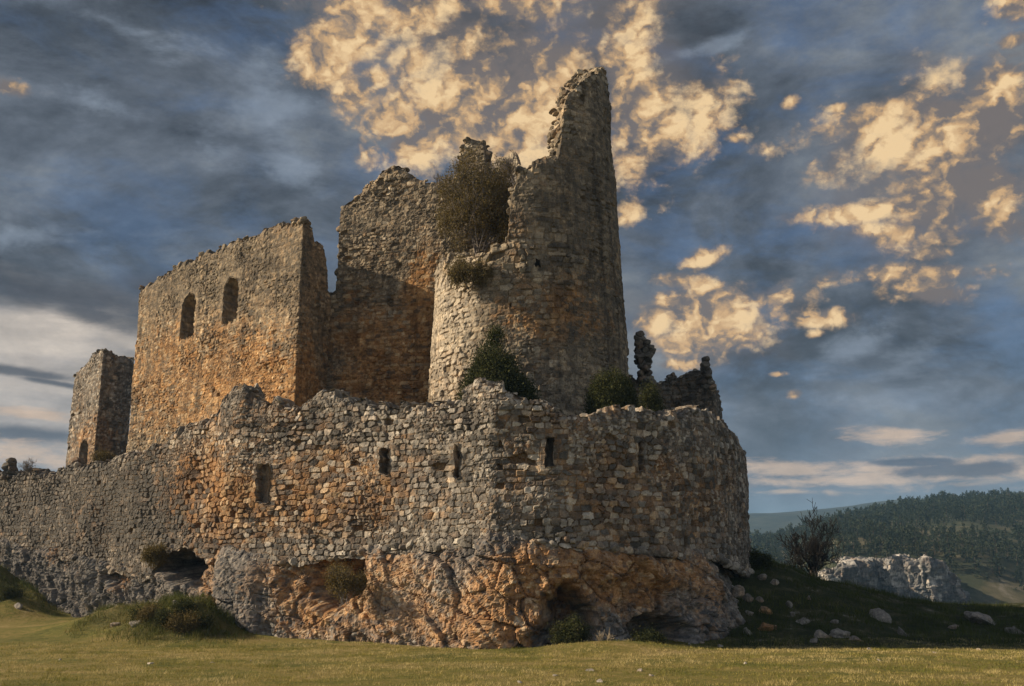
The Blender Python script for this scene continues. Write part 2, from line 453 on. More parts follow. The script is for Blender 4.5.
M_BARK = simple_mat('bark', [(0.2, (0.035, 0.028, 0.022, 1)), (0.8, (0.11, 0.09, 0.07, 1))], 6)
M_DARKTWIG = simple_mat('dark_twigs', [(0.2, (0.012, 0.012, 0.012, 1)), (0.8, (0.030, 0.028, 0.027, 1))], 6)
M_TWIG = simple_mat('grey_twigs', [(0.2, (0.10, 0.09, 0.085, 1)), (0.8, (0.24, 0.215, 0.20, 1))], 6)
M_JUNIPER = simple_mat('juniper_needles', [(0.1, (0.016, 0.021, 0.008, 1)), (0.5, (0.042, 0.050, 0.017, 1)), (0.9, (0.10, 0.10, 0.034, 1))], 3, trans=0.2)
M_OLIVE = simple_mat('olive_leaves', [(0.1, (0.045, 0.038, 0.015, 1)), (0.5, (0.120, 0.095, 0.036, 1)), (0.9, (0.23, 0.17, 0.065, 1))], 2, trans=0.2)
M_DRY = simple_mat('dry_stems', [(0.1, (0.16, 0.13, 0.085, 1)), (0.9, (0.42, 0.36, 0.27, 1))], 3)
M_PINE = simple_mat('pine_needles', [(0.1, (0.012, 0.021, 0.016, 1)), (0.5, (0.026, 0.039, 0.025, 1)), (0.9, (0.060, 0.070, 0.040, 1))], 0.4, trans=0.15)
M_GRASS = simple_mat('pasture_blades', [(0.0, (0.065, 0.095, 0.018, 1)), (0.32, (0.185, 0.178, 0.040, 1)), (0.62, (0.33, 0.275, 0.085, 1)), (1.0, (0.55, 0.45, 0.24, 1))], 0.5, trans=0.25, noise_amt=0.35)
M_RGRASS = simple_mat('rough_grass_blades', [(0.0, (0.028, 0.044, 0.010, 1)), (0.45, (0.085, 0.100, 0.024, 1)), (1.0, (0.27, 0.23, 0.09, 1))], 0.6, trans=0.2, noise_amt=0.4)


def ground_mat():
    m, n, b = new_mat('ground_soil_and_turf')
    P = n.add('ShaderNodeTexCoord').outputs['Object']
    fl = attr(n, 'flank'); hl = attr(n, 'hill')
    a = n.noise(P, 0.35, 6, 0.65, 0.4); f = n.noise(P, 5.0, 7, 0.7); g = n.noise(P, 28, 4, 0.7)
    c = n.ramp(n.math('ADD', n.math('MULTIPLY', a, 0.55), n.math('MULTIPLY', f, 0.45)),
               [(0.34, (0.042, 0.056, 0.012, 1)), (0.46, (0.115, 0.112, 0.026, 1)), (0.56, (0.19, 0.152, 0.05, 1)), (0.68, (0.30, 0.235, 0.12, 1))])
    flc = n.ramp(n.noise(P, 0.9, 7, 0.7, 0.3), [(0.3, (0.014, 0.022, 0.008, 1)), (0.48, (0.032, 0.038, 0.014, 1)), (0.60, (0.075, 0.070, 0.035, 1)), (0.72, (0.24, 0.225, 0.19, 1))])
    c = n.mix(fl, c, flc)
    hc = n.ramp(n.noise(P, 0.05, 8, 0.7, 0.4), [(0.30, (0.022, 0.032, 0.020, 1)), (0.48, (0.045, 0.052, 0.030, 1)), (0.60, (0.10, 0.09, 0.055, 1)), (0.74, (0.24, 0.22, 0.18, 1))])
    c = n.mix(hl, c, hc)
    c = n.mix(attr(n, 'wood'), c, n.ramp(n.noise(P, 0.025, 7, 0.75), [(0.35, (0.010, 0.016, 0.014, 1)), (0.62, (0.045, 0.05, 0.036, 1))]))
    c = n.mix(1.0, c, n.ramp(g, [(0.3, (0.6, 0.6, 0.6, 1)), (0.7, (1.35, 1.35, 1.35, 1))]), 'MULTIPLY')
    n.l.new(c, b.inputs['Base Color'])
    bump(n, b, n.math('ADD', f, g), 0.8, 0.05)
    return m


M_GROUND = ground_mat()

# ------------------------------------------------------------------ terrain
RIDGE = np.array([(-2.0, 4), (0.0, 4), (0.20, 2), (0.27, 7.5), (0.30, 10.5), (0.335, 12.5), (0.37, 17), (0.41, 21.5), (0.45, 24.5), (0.53, 27), (0.8, 34), (2.0, 40)])


def bell(x, y, cx, cy, sx, sy, rot=0.0):
    c, s = math.cos(rot), math.sin(rot); dx, dy = x - cx, y - cy
    a = (c * dx + s * dy) / sx; b = (-s * dx + c * dy) / sy
    return np.exp(-(a * a + b * b))


def terrain(x, y):
    x = np.asarray(x, float); y = np.asarray(y, float)
    yy = np.clip(y, -200, 36)
    z = -0.0535 * yy + 0.0
    z = np.where(y > 34, -0.0535 * (34 + 2 * (1 - np.exp(-(np.clip(y, 34, 99) - 34) / 2.0))), z)
    z = z + 0.05 * fbm(x / 6, y / 6, 0, 3, 11) + 0.012 * fbm(x / 1.2, y / 1.2, 0, 3, 12)
    # flank of the castle hill, right
    A = np.interp(x, [-4, 3, 9.5, 12, 13.6, 16, 18.5, 22, 25, 30, 60], [0, 3.0, 3.9, 3.35, 2.75, 1.85, 1.15, 0.55, 0.3, 0.15, 0.0])
    fl = A * sst(35.0, 51, y) * (1 - 0.9 * sst(53, 72, y))
    rough = sst(34.5, 38, y) * sst(8, 11, x) * (1 - sst(60, 80, y))
    z = z + fl + rough * (0.28 * fbm(x / 2.2, y / 2.2, 0, 4, 13))
    # grassy heaps against the rock, left
    b1 = 1.35 * bell(x, y, -13.3, 40.2, 1.9, 2.2, 0.3) + 1.0 * bell(x, y, -16.2, 42.4, 3.2, 2.4, -0.3)
    b2 = 2.3 * bell(x, y, -29.8, 54.5, 3.6, 4.0, 0) + 0.7 * bell(x, y, -25.6, 51, 1.6, 2.4, 0.2)
    b3 = 0.34 * bell(x, y, 3.4, 33.3, 2.6, 1.3)
    lump = b1 + b2
    z = z + lump * (1 + 0.30 * fbm(x / 0.8, y / 0.8, 0, 4, 14) + 0.25 * fbm(x / 2, y / 2, 4, 2, 24)) + b3
    # into the valley and up the far hill
    near = z
    drop = sst(56, 150, y + np.where(x < 5, -14, 0))
    r = x / np.maximum(y, 1.0)
    rid = np.interp(r, RIDGE[:, 0], RIDGE[:, 1])
    floor_ = -13.5 + 1.2 * fbm(x / 40, y / 40, 0, 4, 15)
    yb = y + 8 * fbm(x / 50, y / 90, 0, 3, 16)
    bench = 11.5 * sst(246, 262, yb) * sst(0.28, 0.34, r) * (1 - 0.30 * sst(0.47, 0.56, r)) + 5 * sst(240, 330, yb)
    up = sst(245, 560, y) * (rid - bench * 0.75 + 13.5 - 6)
    far_hill = floor_ + bench + up + 2.2 * fbm(x / 45, y / 45, 0, 4, 18) * sst(240, 320, y) - 30 * sst(620, 1000, y)
    far_ridge = (33 + 8 * fbm(x / 350, y / 350, 3, 3, 19) + 45) * sst(900, 1500, y)
    return near * (1 - drop) + (far_hill + far_ridge) * drop


def build_ground():
    ys = np.concatenate([np.linspace(-80, 6, 24, endpoint=False), np.linspace(6, 62, 300, endpoint=False), 62 + (np.linspace(0, 1, 150) ** 2.2) * 5200])
    a = np.linspace(-1, 1, 760); a = 1.5 * np.sign(a) * np.abs(a) ** 1.25
    A, Yg = np.meshgrid(a, ys); X = A * (Yg + 95) * np.where(Yg > 900, 1.0, 1.0)
    Z = terrain(X, Yg)
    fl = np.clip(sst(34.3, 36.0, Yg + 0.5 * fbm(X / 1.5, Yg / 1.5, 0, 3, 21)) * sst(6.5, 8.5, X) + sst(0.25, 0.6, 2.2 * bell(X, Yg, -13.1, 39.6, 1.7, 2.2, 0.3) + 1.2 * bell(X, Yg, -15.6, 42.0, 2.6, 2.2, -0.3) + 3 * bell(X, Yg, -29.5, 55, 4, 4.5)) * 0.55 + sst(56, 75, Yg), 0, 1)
    hl = sst(75, 150, Yg)
    V = np.stack([X, Yg, Z], -1).reshape(-1, 3)
    nr, nc = X.shape
    i = np.arange(nr * nc).reshape(nr, nc)
    Q = np.stack([i[:-1, :-1], i[:-1, 1:], i[1:, 1:], i[1:, :-1]], -1).reshape(-1, 4)
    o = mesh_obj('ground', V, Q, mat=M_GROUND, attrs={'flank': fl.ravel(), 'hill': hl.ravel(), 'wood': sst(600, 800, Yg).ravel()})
    tag(o, kind='structure')


build_ground()


# ------------------------------------------------------------------ masonry builder
def resample(ctrl, step, smooth=0.5):
    P = np.array(ctrl, float); L = np.concatenate([[0], np.cumsum(np.linalg.norm(np.diff(P, axis=0), axis=1))])
    s = np.arange(0, L[-1], step)
    Q = np.stack([np.interp(s, L, P[:, 0]), np.interp(s, L, P[:, 1])], 1)
    k = max(1, int(smooth / step))
    if k > 1:
        ker = np.hanning(2 * k + 3)[1:-1]; ker /= ker.sum(); m = len(ker) // 2
        pad = np.concatenate([2 * Q[0] - Q[m:0:-1], Q, 2 * Q[-1] - Q[-2:-m - 2:-1]])
        Q = np.stack([np.convolve(pad[:, j], ker, 'valid') for j in (0, 1)], 1)
    T = np.gradient(Q, axis=0); T /= np.linalg.norm(T, axis=1)[:, None]
    return s, Q, np.stack([T[:, 1], -T[:, 0]], 1)


def ctrl_px(lst, z=4.0):
    """(photo column, distance) -> plan points"""
    r = []
    for px, y in lst:
        f = y * math.cos(TH) + (z - CZ) * math.sin(TH); r.append(((px - CX) / F * f, y))
    return r


def top_from_rows(Q, prof, z0=6.0):
    prof = np.array(prof, float); z = np.full(len(Q), z0)
    for _ in range(4):
        px, _r = proj(Q[:, 0], Q[:, 1], z)
        z = zrow(Q[:, 1], np.interp(px, prof[:, 0], prof[:, 1]))
    return z


def arch_outline(uc, hw, z0, z1, arched=True, seed=0, jit=0.065):
    if arched:
        zs = max(z0 + 0.1, z1 - hw); a = np.linspace(0, math.pi, 9)
        pts = [(uc - hw, z0), (uc + hw, z0)] + [(uc + hw * math.cos(t), zs + (z1 - zs) * math.sin(t)) for t in a]
    else:
        pts = [(uc - hw, z0), (uc + hw, z0), (uc + hw, z1), (uc - hw, z1)]
    out = []
    for k in range(len(pts)):      # subdivide and roughen
        p, q = np.array(pts[k]), np.array(pts[(k + 1) % len(pts)])
        m = max(1, int(np.linalg.norm(q - p) / 0.12))
        for j in range(m): out.append(p + (q - p) * j / m)
    out = np.array(out)
    out += jit * (np.stack([hsh(np.arange(len(out)), 1, 0, seed), hsh(np.arange(len(out)), 2, 0, seed)], 1) - 0.5) * 2
    return out


def in_poly(poly, u, z):
    c = np.zeros(u.shape, bool); x0, y0 = poly[-1]
    for x1, y1 in poly:
        hit = ((y1 > z) != (y0 > z)) & (u < (x0 - x1) * (z - y1) / ((y0 - y1) if y0 != y1 else 1e-9) + x1)
        c ^= hit; x0, y0 = x1, y1
    return c


def rim_stones(rng, Q, N, s, ztop, thick, count, size=(0.16, 0.42), bat=None):
    """rough stones bedded along a broken top, following its steps too"""
    dl = np.hypot(np.diff(s), np.diff(ztop)); L = np.concatenate([[0], np.cumsum(dl)])
    mb = MB(); R = []
    for _ in range(count):
        l = rng.uniform(0, L[-1]); k = np.interp(l, L, np.arange(len(s))); i = int(k); fr = k - i; j = min(i + 1, len(s) - 1)
        q = Q[i] * (1 - fr) + Q[j] * fr; z = ztop[i] * (1 - fr) + ztop[j] * fr
        off = rng.uniform(0.12, max(0.2, (thick if np.isscalar(thick) else thick[i]) - 0.1)) + (0 if bat is None else bat[i]); g = rng.uniform(*size)
        V, T = stone(rng, (g * rng.uniform(0.9, 1.5), g * rng.uniform(0.7, 1.1), g * rng.uniform(0.55, 0.9)))
        p = np.array([q[0] - N[i, 0] * off, q[1] - N[i, 1] * off, z + rng.uniform(-0.16, 0.06) * g / 0.3])
        mb.add(V + p, T, rng.uniform(0, 1))
    return mb


def build_wall(name, ctrl, prof, mat, zbot, thick=1.2, step=0.05, smooth=0.5, w=0.34, h=0.22, seed=1, amp=0.07, prot=0.10, miss=0.03, missd=0.22,
               bulge=0.10, batter=0.0, ztop=None, topjag=0.14, spots_o=(), spots_p=(), spots_d=(), ochre0=0.0, caves=(), holes=(), rim=0, back=True, backfine=False,
               mortar_w=0.16, parent=None, extra=None, zback=None, taper_ends=(True, True), rockf=None, rimsize=(0.12, 0.36), topnoise=0.15, small=0.0):
    rng = np.random.default_rng(seed)
    s, Q, N = resample(ctrl, step, smooth)
    n = len(s)
    zt = top_from_rows(Q, prof) if ztop is None else ztop(s, Q)
    # closer columns where the broken top runs steeply
    L = np.concatenate([[0], np.cumsum(np.hypot(np.diff(s), np.diff(zt)))]); n = int(min(L[-1] / step, 2.2 * n))
    s2 = np.interp(np.linspace(0, L[-1], n), L, s); kx = np.interp(s2, s, np.arange(len(s)))
    lerp = lambda A: np.interp(kx, np.arange(len(A)), A)
    Q = np.stack([lerp(Q[:, 0]), lerp(Q[:, 1])], 1); N = np.stack([lerp(N[:, 0]), lerp(N[:, 1])], 1); N /= np.linalg.norm(N, axis=1)[:, None]
    zt = np.interp(s2, s, zt); s = s2; arc = np.linspace(0, L[-1], n)
    gs = np.gradient(zt) / np.maximum(np.gradient(s), 1e-3); ker = np.hanning(9)[1:-1]; gs = np.convolve(np.pad(gs, 3, 'edge'), ker / ker.sum(), 'valid'); gs = np.clip(gs, -12, 12)
    # stone by stone stepping of the broken top
    cell = np.floor(s / (w * 0.9) + 0.3 * fbm(s / 2, 0, 0, 2, seed))
    zt = zt + topjag * (hsh(cell, 5, 0, seed) - 0.5) * 2 + topjag * 0.8 * fbm(s / 1.1, 3, 0, 3, seed + 2)
    zb = np.full(n, zbot) if np.isscalar(zbot) else zbot(s, Q)
    zt = np.maximum(zt, zb + 0.2)
    Hm = zt.max() - zb.min()
    nv = max(8, int(Hm / step)); ntp = max(3, int(thick / 0.14)); nb = nv if backfine else max(3, int(Hm / 0.6))
    inset = np.zeros(n)
    r = thick * 0.5
    if taper_ends[0]: t = np.clip(1 - s / r, 0, 1); inset += r * (1 - np.sqrt(1 - t * t))
    if taper_ends[1]: t = np.clip(1 - (s[-1] - s) / r, 0, 1); inset += r * (1 - np.sqrt(1 - t * t))
    th = np.maximum(thick - 2 * inset, 0.02)
    ps = Q[::3]; dx = ps[None, :, 0] - Q[:, None, 0]; dy = ps[None, :, 1] - Q[:, None, 1]
    dn = -(dx * N[:, None, 0] + dy * N[:, None, 1]); rr = np.where(dn > 0.05, (dx * dx + dy * dy) / (2 * np.maximum(dn, 0.05)), 99)
    th = np.minimum(th, np.maximum(rr.min(1) * 0.9, 0.04))
    kf = np.linspace(0, 1, nv)[:, None]
    Zf = np.clip(zb.min() + Hm * kf, zb[None], zt[None]); Of = np.repeat((-inset - 0.0)[None], nv, 0)
    kt = np.linspace(0, 1, ntp + 1)[1:, None]
    Zt = np.repeat(zt[None], ntp, 0) + 0 * kt; Ot = -inset - th * kt
    rowsZ, rowsO, rowsS = [Zf, Zt], [Of, Ot], [Zf, zt + th * kt]
    if back:
        kb = np.linspace(0, 1, nb + 1)[1:, None]; zbk = zb if zback is None else np.full(n, zback)
        zbk = np.minimum(zbk, zt - 0.1)
        Zb = zt + (zbk - zt) * kb; rowsZ.append(Zb); rowsO.append(np.repeat((-inset - th)[None], nb, 0)); rowsS.append(zt + th + (zt - Zb))
    Z = np.concatenate(rowsZ); O = np.concatenate(rowsO); Sv = np.concatenate(rowsS)
    nrow = Z.shape[0]
    front = np.zeros(Z.shape); front[:nv] = 1; topm = np.zeros(Z.shape); topm[nv:nv + ntp] = 1; backm = 1 - front - topm
    U = np.repeat(s[None], nrow, 0) + 0.0; U[nv:nv + ntp] = arc[None]; US = np.repeat(s[None], nrow, 0)
    O = O - batter * (Z - zb) * front
    if batter: O = O - batter * (zt - zb) * topm * (1 - (np.abs(O + inset) / np.maximum(th, .02))) * (topm)
    X = Q[None, :, 0] + N[None, :, 0] * O; Y = Q[None, :, 1] + N[None, :, 1] * O
    r1, r2, e, du, dv = masonry(U + 0.05 * seed, Sv, w, h, seed)
    # patches of smaller stone, and stretches where the mortar stands nearly flush
    q1, q2, qe, qu, qv = masonry(U + 31.7, Sv + 11.3, w * 0.52, h * 0.6, seed + 100)
    sel = (fbm(U / 1.3, Sv / 1.1, 4, 3, seed + 101) + small) > 0.16
    r1 = np.where(sel, q1, r1); r2 = np.where(sel, q2, r2); e = np.where(sel, qe, e); du = np.where(sel, qu, du); dv = np.where(sel, qv, dv)
    ak = np.clip(0.75 + 1.1 * fbm(U / 2.0, Sv / 1.6, 9, 3, seed + 102), 0.45, 1.3) * np.where(sel, 0.7, 1.0)
    dome = sst(0.0, mortar_w * 1.1, e)
    tilt = ((hsh(np.floor(r1 * 9999), 3, 0, seed) - 0.5) * du * 0.5 + (hsh(np.floor(r1 * 9999), 1, 0, seed) - 0.5) * dv * 0.7)
    gone = ~sel & (r2 < 0.45 * miss * (1 + 2.0 * np.clip(fbm(U / 1.5, Sv / 1.5, 2, 2, seed + 8), 0, 1)))
    polys = []; near = np.zeros(Z.shape)
    for hd in holes:
        pxs = proj(Q[:, 0], Q[:, 1], zrow(Q[:, 1], hd['row'][0]))[0]
        i = np.argmin(np.abs(pxs - hd['px']) + 1e3 * (s > hd.get('umax', 1e9)))
        y = Q[i, 1]; hwm = hd['hw'] / F * y / max(0.2, abs(N[i, 1])); z1, z0 = zrow(y, hd['row'][0]), zrow(y, hd['row'][1])
        polys.append((i, arch_outline(s[i], hwm, z0, z1, hd.get('arch', False), seed + int(hd['px'])), hd))
        near = np.maximum(near, sst(0.45, 0.15, np.maximum(np.abs(US - s[i]) - hwm, np.maximum(z0 - Z, Z - z1))))
    gone &= near < 0.2
    D = (amp * (dome - 1) + prot * (r2 - 0.5) * dome + tilt * dome) * ak
    D = np.where(gone, -missd * (0.3 + 0.6 * r1) * sst(-0.02, 0.10, e), D)
    D = D + bulge * fbm(X / 2.4, Y / 2.4, Z / 2.4, 3, seed + 3) + 0.030 * fbm(X * 8, Y * 8, Z * 8, 3, seed + 4)
    # worn upper edge
    edge = np.clip(1 - (zt[None] - Z) / 0.45, 0, 1) * front
    D = D - 0.16 * edge ** 2 * (0.5 + hsh(cell, 9, 0, seed))
    D = D * (1 - 0.65 * near)
    PX, ROW = proj(X, Y, Z)
    if rockf is not None: D = D + rockf(PX, ROW, X, Y, Z, U)
    for (cx, cy, rx, ry, dep) in caves:
        q = np.hypot((PX - cx) / rx, (ROW - cy) / ry) + 0.5 * fbm(X * 1.1, Y * 1.1, Z * 1.1, 4, seed + 9)
        D = D - dep * sst(1.2, 0.6, q) * front
    # jagged top surface
    sl = np.sqrt(1 + gs * gs)[None]; tz = topm * (topnoise * fbm(X * 1.1, Y * 1.1, 0, 4, seed + 7) + 0.6 * (amp * (dome - 1) + prot * (r2 - 0.5) * dome))
    sgn = front - backm * 0.6
    TXn, TYn = -N[None, :, 1], N[None, :, 0]
    X = X + N[None, :, 0] * D * sgn - TXn * gs[None] / sl * tz; Y = Y + N[None, :, 1] * D * sgn - TYn * gs[None] / sl * tz; Z2 = Z + tz / sl
    V = np.stack([X, Y, Z2], -1).reshape(-1, 3)
    oc = np.full(Z.shape, ochre0); pl = np.zeros(Z.shape)
    wob = 0.5 * fbm(X * 0.8, Y * 0.8, Z * 0.8, 4, seed + 20)
    for (cx, cy, rx, ry, wt) in spots_o:
        oc = oc + wt * sst(1.3, 0.4, np.hypot((PX - cx) / rx, (ROW - cy) / ry) + wob)
    for (cx, cy, rx, ry, wt) in spots_p:
        pl = pl + wt * sst(1.3, 0.4, np.hypot((PX - cx) / rx, (ROW - cy) / ry) + wob)
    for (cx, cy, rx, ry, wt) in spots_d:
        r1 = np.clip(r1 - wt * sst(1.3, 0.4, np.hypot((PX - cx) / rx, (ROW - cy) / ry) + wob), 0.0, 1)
    mo = 1 - sst(mortar_w * 0.35, mortar_w, e)
    idx = np.arange(nrow * n).reshape(nrow, n)
    quads = np.stack([idx[:-1, :-1], idx[:-1, 1:], idx[1:, 1:], idx[1:, :-1]], -1).reshape(-1, 4)
    flatq = np.zeros((nrow - 1, n - 1), bool)
    same = (Z[1:nv] - Z[:nv - 1]) < 1e-6
    flatq[:nv - 1] = same[:, :-1] & same[:, 1:]
    kill = flatq
    if holes:
        cu = (US[:-1, :-1] + US[1:, 1:]) / 2; cz = (Z[:-1, :-1] + Z[1:, 1:]) / 2
        tm = topm[1:, 1:] > 0
        for i, poly, hd in polys:
            k = in_poly(poly, cu, cz) & ~tm
            if not hd.get('through'): k &= (front[:-1, :-1] > 0)
            kill = kill | k
    if True:
        quads = quads[~kill.ravel()]
    A = {'rnd': r1.ravel(), 'mort': np.where(gone, 1, mo).ravel(), 'ochre': oc.ravel(), 'pale': np.clip(pl, 0, 0.85).ravel()}
    T = np.zeros((0, 3), int)
    if rim or extra is not None:
        mb = rim_stones(rng, Q, N, s, zt, th, rim, rimsize, bat=batter * (zt - zb)) if rim else MB()
        if extra is not None: extra(mb, rng, Q, N, s, zt)
        RV, RT, RA = mb.arrays()
        b0 = len(V); V = np.concatenate([V, RV]); T = RT + b0
        px, rw = proj(RV[:, 0], RV[:, 1], RV[:, 2]); ro = np.full(len(RV), ochre0); rp = np.zeros(len(RV))
        for (cx, cy, rx, ry, wt) in spots_o: ro += wt * sst(1.3, 0.4, np.hypot((px - cx) / rx, (rw - cy) / ry))
        for k, v in (('rnd', RA), ('mort', np.zeros(len(RV))), ('ochre', ro), ('pale', rp)): A[k] = np.concatenate([A[k], v])
    o = mesh_obj(name, V, quads, T, mat=mat, attrs=A, parent=parent, smooth=False)
    # reveals of the openings
    for i, poly, hd in polys:
        dep = hd.get('depth', thick + 0.03); ang = N[i]; m = len(poly); rings = []
        tdir = np.array([-N[i, 1], N[i, 0]])
        nr_ = 10
        for q in np.linspace(0.03, -dep, nr_):
            jj = np.interp(poly[:, 0], s, np.arange(n)); ii = np.clip(jj.astype(int), 0, n - 2); fr = (jj - ii)[:, None]
            pq = Q[ii] * (1 - fr) + Q[ii + 1] * fr
            bt = batter * (poly[:, 1] - zbot) if np.isscalar(zbot) else 0
            sc = 1 - 0.10 * (q < 0)
            R = np.stack([pq[:, 0] + ang[0] * (q - bt), pq[:, 1] + ang[1] * (q - bt), poly[:, 1]], 1)
            c0 = R.mean(0); R = c0 + (R - c0) * (1.0 + (0.04 if q > 0 else 0.0))
            R = R + 0.05 * np.stack([fbm(R[:, 0] * 5, R[:, 1] * 5, R[:, 2] * 5, 3, 40 + a) for a in range(3)], 1) * (q < 0)
            rings.append(R)
        RV = np.concatenate(rings); ri = np.arange(nr_ * m).reshape(nr_, m)
        rq = np.stack([ri[:-1], np.roll(ri[:-1], -1, 1), np.roll(ri[1:], -1, 1), ri[1:]], -1).reshape(-1, 4)
        rt = None
        if not hd.get('through'):
            RV = np.concatenate([RV, RV[-m:].mean(0)[None]]); k = len(RV) - 1
            rt = np.stack([ri[-1], np.roll(ri[-1], -1), np.full(m, k)], -1)
        q1, q2, qe, _a, _b = masonry(RV[:, 0] + RV[:, 1], RV[:, 2], w, h, seed + 50)
        ho = mesh_obj(hd['name'], RV, rq, rt, mat=mat, parent=o, smooth=False,
                      attrs={'rnd': q1, 'mort': 1 - sst(0.05, 0.2, qe), 'ochre': np.full(len(RV), hd.get('ochre', ochre0)), 'pale': np.zeros(len(RV))})
        if hd.get('label'): ho['label'] = hd['label']
    return o, s, Q, N, zt


# ------------------------------------------------------------------ curtain wall and the rock it stands on
CURT = ctrl_px([(-40, 63.5), (0, 59), (60, 53.5), (130, 47.2), (200, 43.2), (228, 41.2), (300, 39.5), (400, 37.2), (490, 35.1), (560, 34.9), (620, 35.4), (675, 36.8), (712, 38.9), (735, 41.6), (746, 44.6), (748, 48)], 4.0)
CURT = CURT + [(CURT[-1][0] - 0.9, 53.0), (CURT[-1][0] - 3.0, 58.0)]
C_TOP = [(-40, 476), (0, 474), (18, 472), (40, 474), (60, 470), (80, 466), (100, 462), (118, 458), (128, 455), (140, 452), (150, 442), (165, 440), (180, 428), (195, 422), (205, 419), (214, 412), (222, 400), (230, 388), (236, 383), (243, 388), (250, 400),
         (258, 404), (270, 402), (282, 407), (296, 411), (306, 404), (314, 396), (322, 391), (332, 390), (342, 396), (350, 403), (362, 404), (380, 404), (400, 405), (420, 404), (440, 403), (455, 403), (460, 396), (463, 384), (472, 380), (484, 381), (494, 385), (505, 390), (520, 398), (534, 404), (550, 406),
         (570, 411), (590, 414), (610, 412), (625, 410), (640, 410), (655, 414), (670, 413), (690, 410), (705, 411), (716, 414), (724, 420), (732, 430), (740, 442), (746, 455), (750, 470), (756, 480)]
JOINT = [(-40, 520), (0, 536), (30, 552), (60, 548), (100, 562), (148, 570), (160, 553), (172, 540), (188, 536), (199, 543), (207, 552), (230, 547), (260, 555), (300, 553), (340, 548), (380, 541), (430, 538), (480, 533), (520, 530), (560, 533), (600, 537), (640, 540), (690, 545), (720, 550), (736, 560), (748, 566), (760, 570)]


def joint_z(s, Q): return top_from_rows(Q, JOINT, 1.5)


def curt_zbot(s, Q): return joint_z(s, Q) - 0.45 + 0.22 * fbm(s / 0.8, 0, 0, 4, 77)


ORANGE_C = [(310, 495, 140, 48, 0.62), (215, 500, 45, 75, 0.65), (160, 480, 40, 40, 0.35), (270, 420, 60, 25, 0.3), (100, 520, 30, 30, 0.4), (640, 500, 120, 60, 0.38), (540, 450, 60, 40, 0.2), (565, 425, 30, 20, 0.2), (615, 405, 14, 14, 0.5)]


def curtain_extra(mb, rng, Q, N, s, zt):
    zj = joint_z(s, Q)
    # row of boulders that beds the wall on the rock
    u = 0.0
    while u < s[-1]:
        i = int(np.argmin(np.abs(s - u))); px = proj(Q[i, 0], Q[i, 1], zj[i])[0]
        g = rng.uniform(0.26, 0.5)
        if px > 195 or rng.random() < 0.7:
            V, T = stone(rng, (g * 1.2, g * 1.0, g * 0.8), 2.6)
            p = np.array([Q[i, 0] - N[i, 0] * rng.uniform(0.02, 0.16), Q[i, 1] - N[i, 1] * rng.uniform(0.02, 0.16), zj[i] - 0.32 + rng.uniform(-0.1, 0.1)])
            mb.add(V + p, T, rng.uniform(0.2, 0.9))
        u += g * rng.uniform(0.9, 1.5)


SLIT = dict(arch=False, depth=0.75, ochre=0.2)
slits = [dict(SLIT, px=264, row=(465, 502), hw=7.5, name='arrow_slit', depth=0.38, label='broad square loophole'),
         dict(SLIT, px=384, row=(449, 474), hw=4.5, name='arrow_slit'), dict(SLIT, px=457, row=(445, 477), hw=2.8, name='arrow_slit'),
         dict(SLIT, px=549, row=(437, 466), hw=4.2, name='arrow_slit'), dict(SLIT, px=640, row=(442, 470), hw=2.4, name='arrow_slit'),
         dict(SLIT, px=700, row=(446, 470), hw=2.4, name='arrow_slit')]
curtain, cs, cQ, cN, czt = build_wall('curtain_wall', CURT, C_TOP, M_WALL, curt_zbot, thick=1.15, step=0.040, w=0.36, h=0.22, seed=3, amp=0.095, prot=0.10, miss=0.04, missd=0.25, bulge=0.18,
    spots_o=ORANGE_C, spots_d=[(50, 510, 140, 75, 0.6), (150, 520, 70, 70, 0.4), (235, 410, 40, 25, 0.2)], ochre0=0.02, holes=slits, rim=520, extra=curtain_extra, zback=4.0, topjag=0.19, mortar_w=0.13)  # dark patches toward the left end put shade into the stone colour
tag(curtain, 'long outer curtain wall of rounded rubble stones with arrow slits along the front of the castle', 'curtain wall')


def rock_shape(PX, ROW, X, Y, Z, U):
    d = 0.40 * fbm(X / 2.0, Y / 2.0, Z / 2.6, 4, 61)
    for (L, ht, am, tl, sd) in ((1.3, 0.9, 0.28, 0.32, 62), (0.50, 0.38, 0.09, 0.28, 63), (0.17, 0.13, 0.035, 0.35, 64)):
        a1, a2, ee, du, dv = masonry(U + 0.5 * Z, Z + 0.15 * U, L, ht, sd, 1.0)
        d = d + am * (a2 - 0.5) + (hsh(np.floor(a1 * 9999), 1, 0, sd) - 0.5) * du * tl + (hsh(np.floor(a1 * 9999), 2, 0, sd) - 0.35) * dv * tl - am * 0.35 * (1 - sst(0, 0.08, ee))
    d = d + 0.06 * fbm(X / 0.35, Y / 0.35, Z / 0.5, 4, 65, ridged=True)
    zj = np.interp(PX, [p[0] for p in JOINT], [p[1] for p in JOINT])
    down = np.clip((ROW - zj) / 90, 0, 1)
    flat = sst(215, 224, PX) * sst(268, 256, PX)          # smooth grey slab at the corner
    d = d * (1 - 0.55 * flat) + 0.30 * flat
    out = 0.10 - 0.26 * sst(205, 235, PX) * (1 - sst(0, 0.35, down)) + 0.12 * sst(205, 190, PX) + 0.55 * down * sst(280, 420, PX) + 0.15 * down * sst(660, 720, PX)
    out = out - 0.9 * sst(700, 738, PX) * (1 - down)
    out = out - 0.15 * sst(205, 195, PX)
    lft = sst(200, 150, PX)
    d = d + lft * 0.25 * fbm(U / 0.6, Z / 4.0, 0, 3, 65)   # upright flutes in the grey cliff
    return d + out


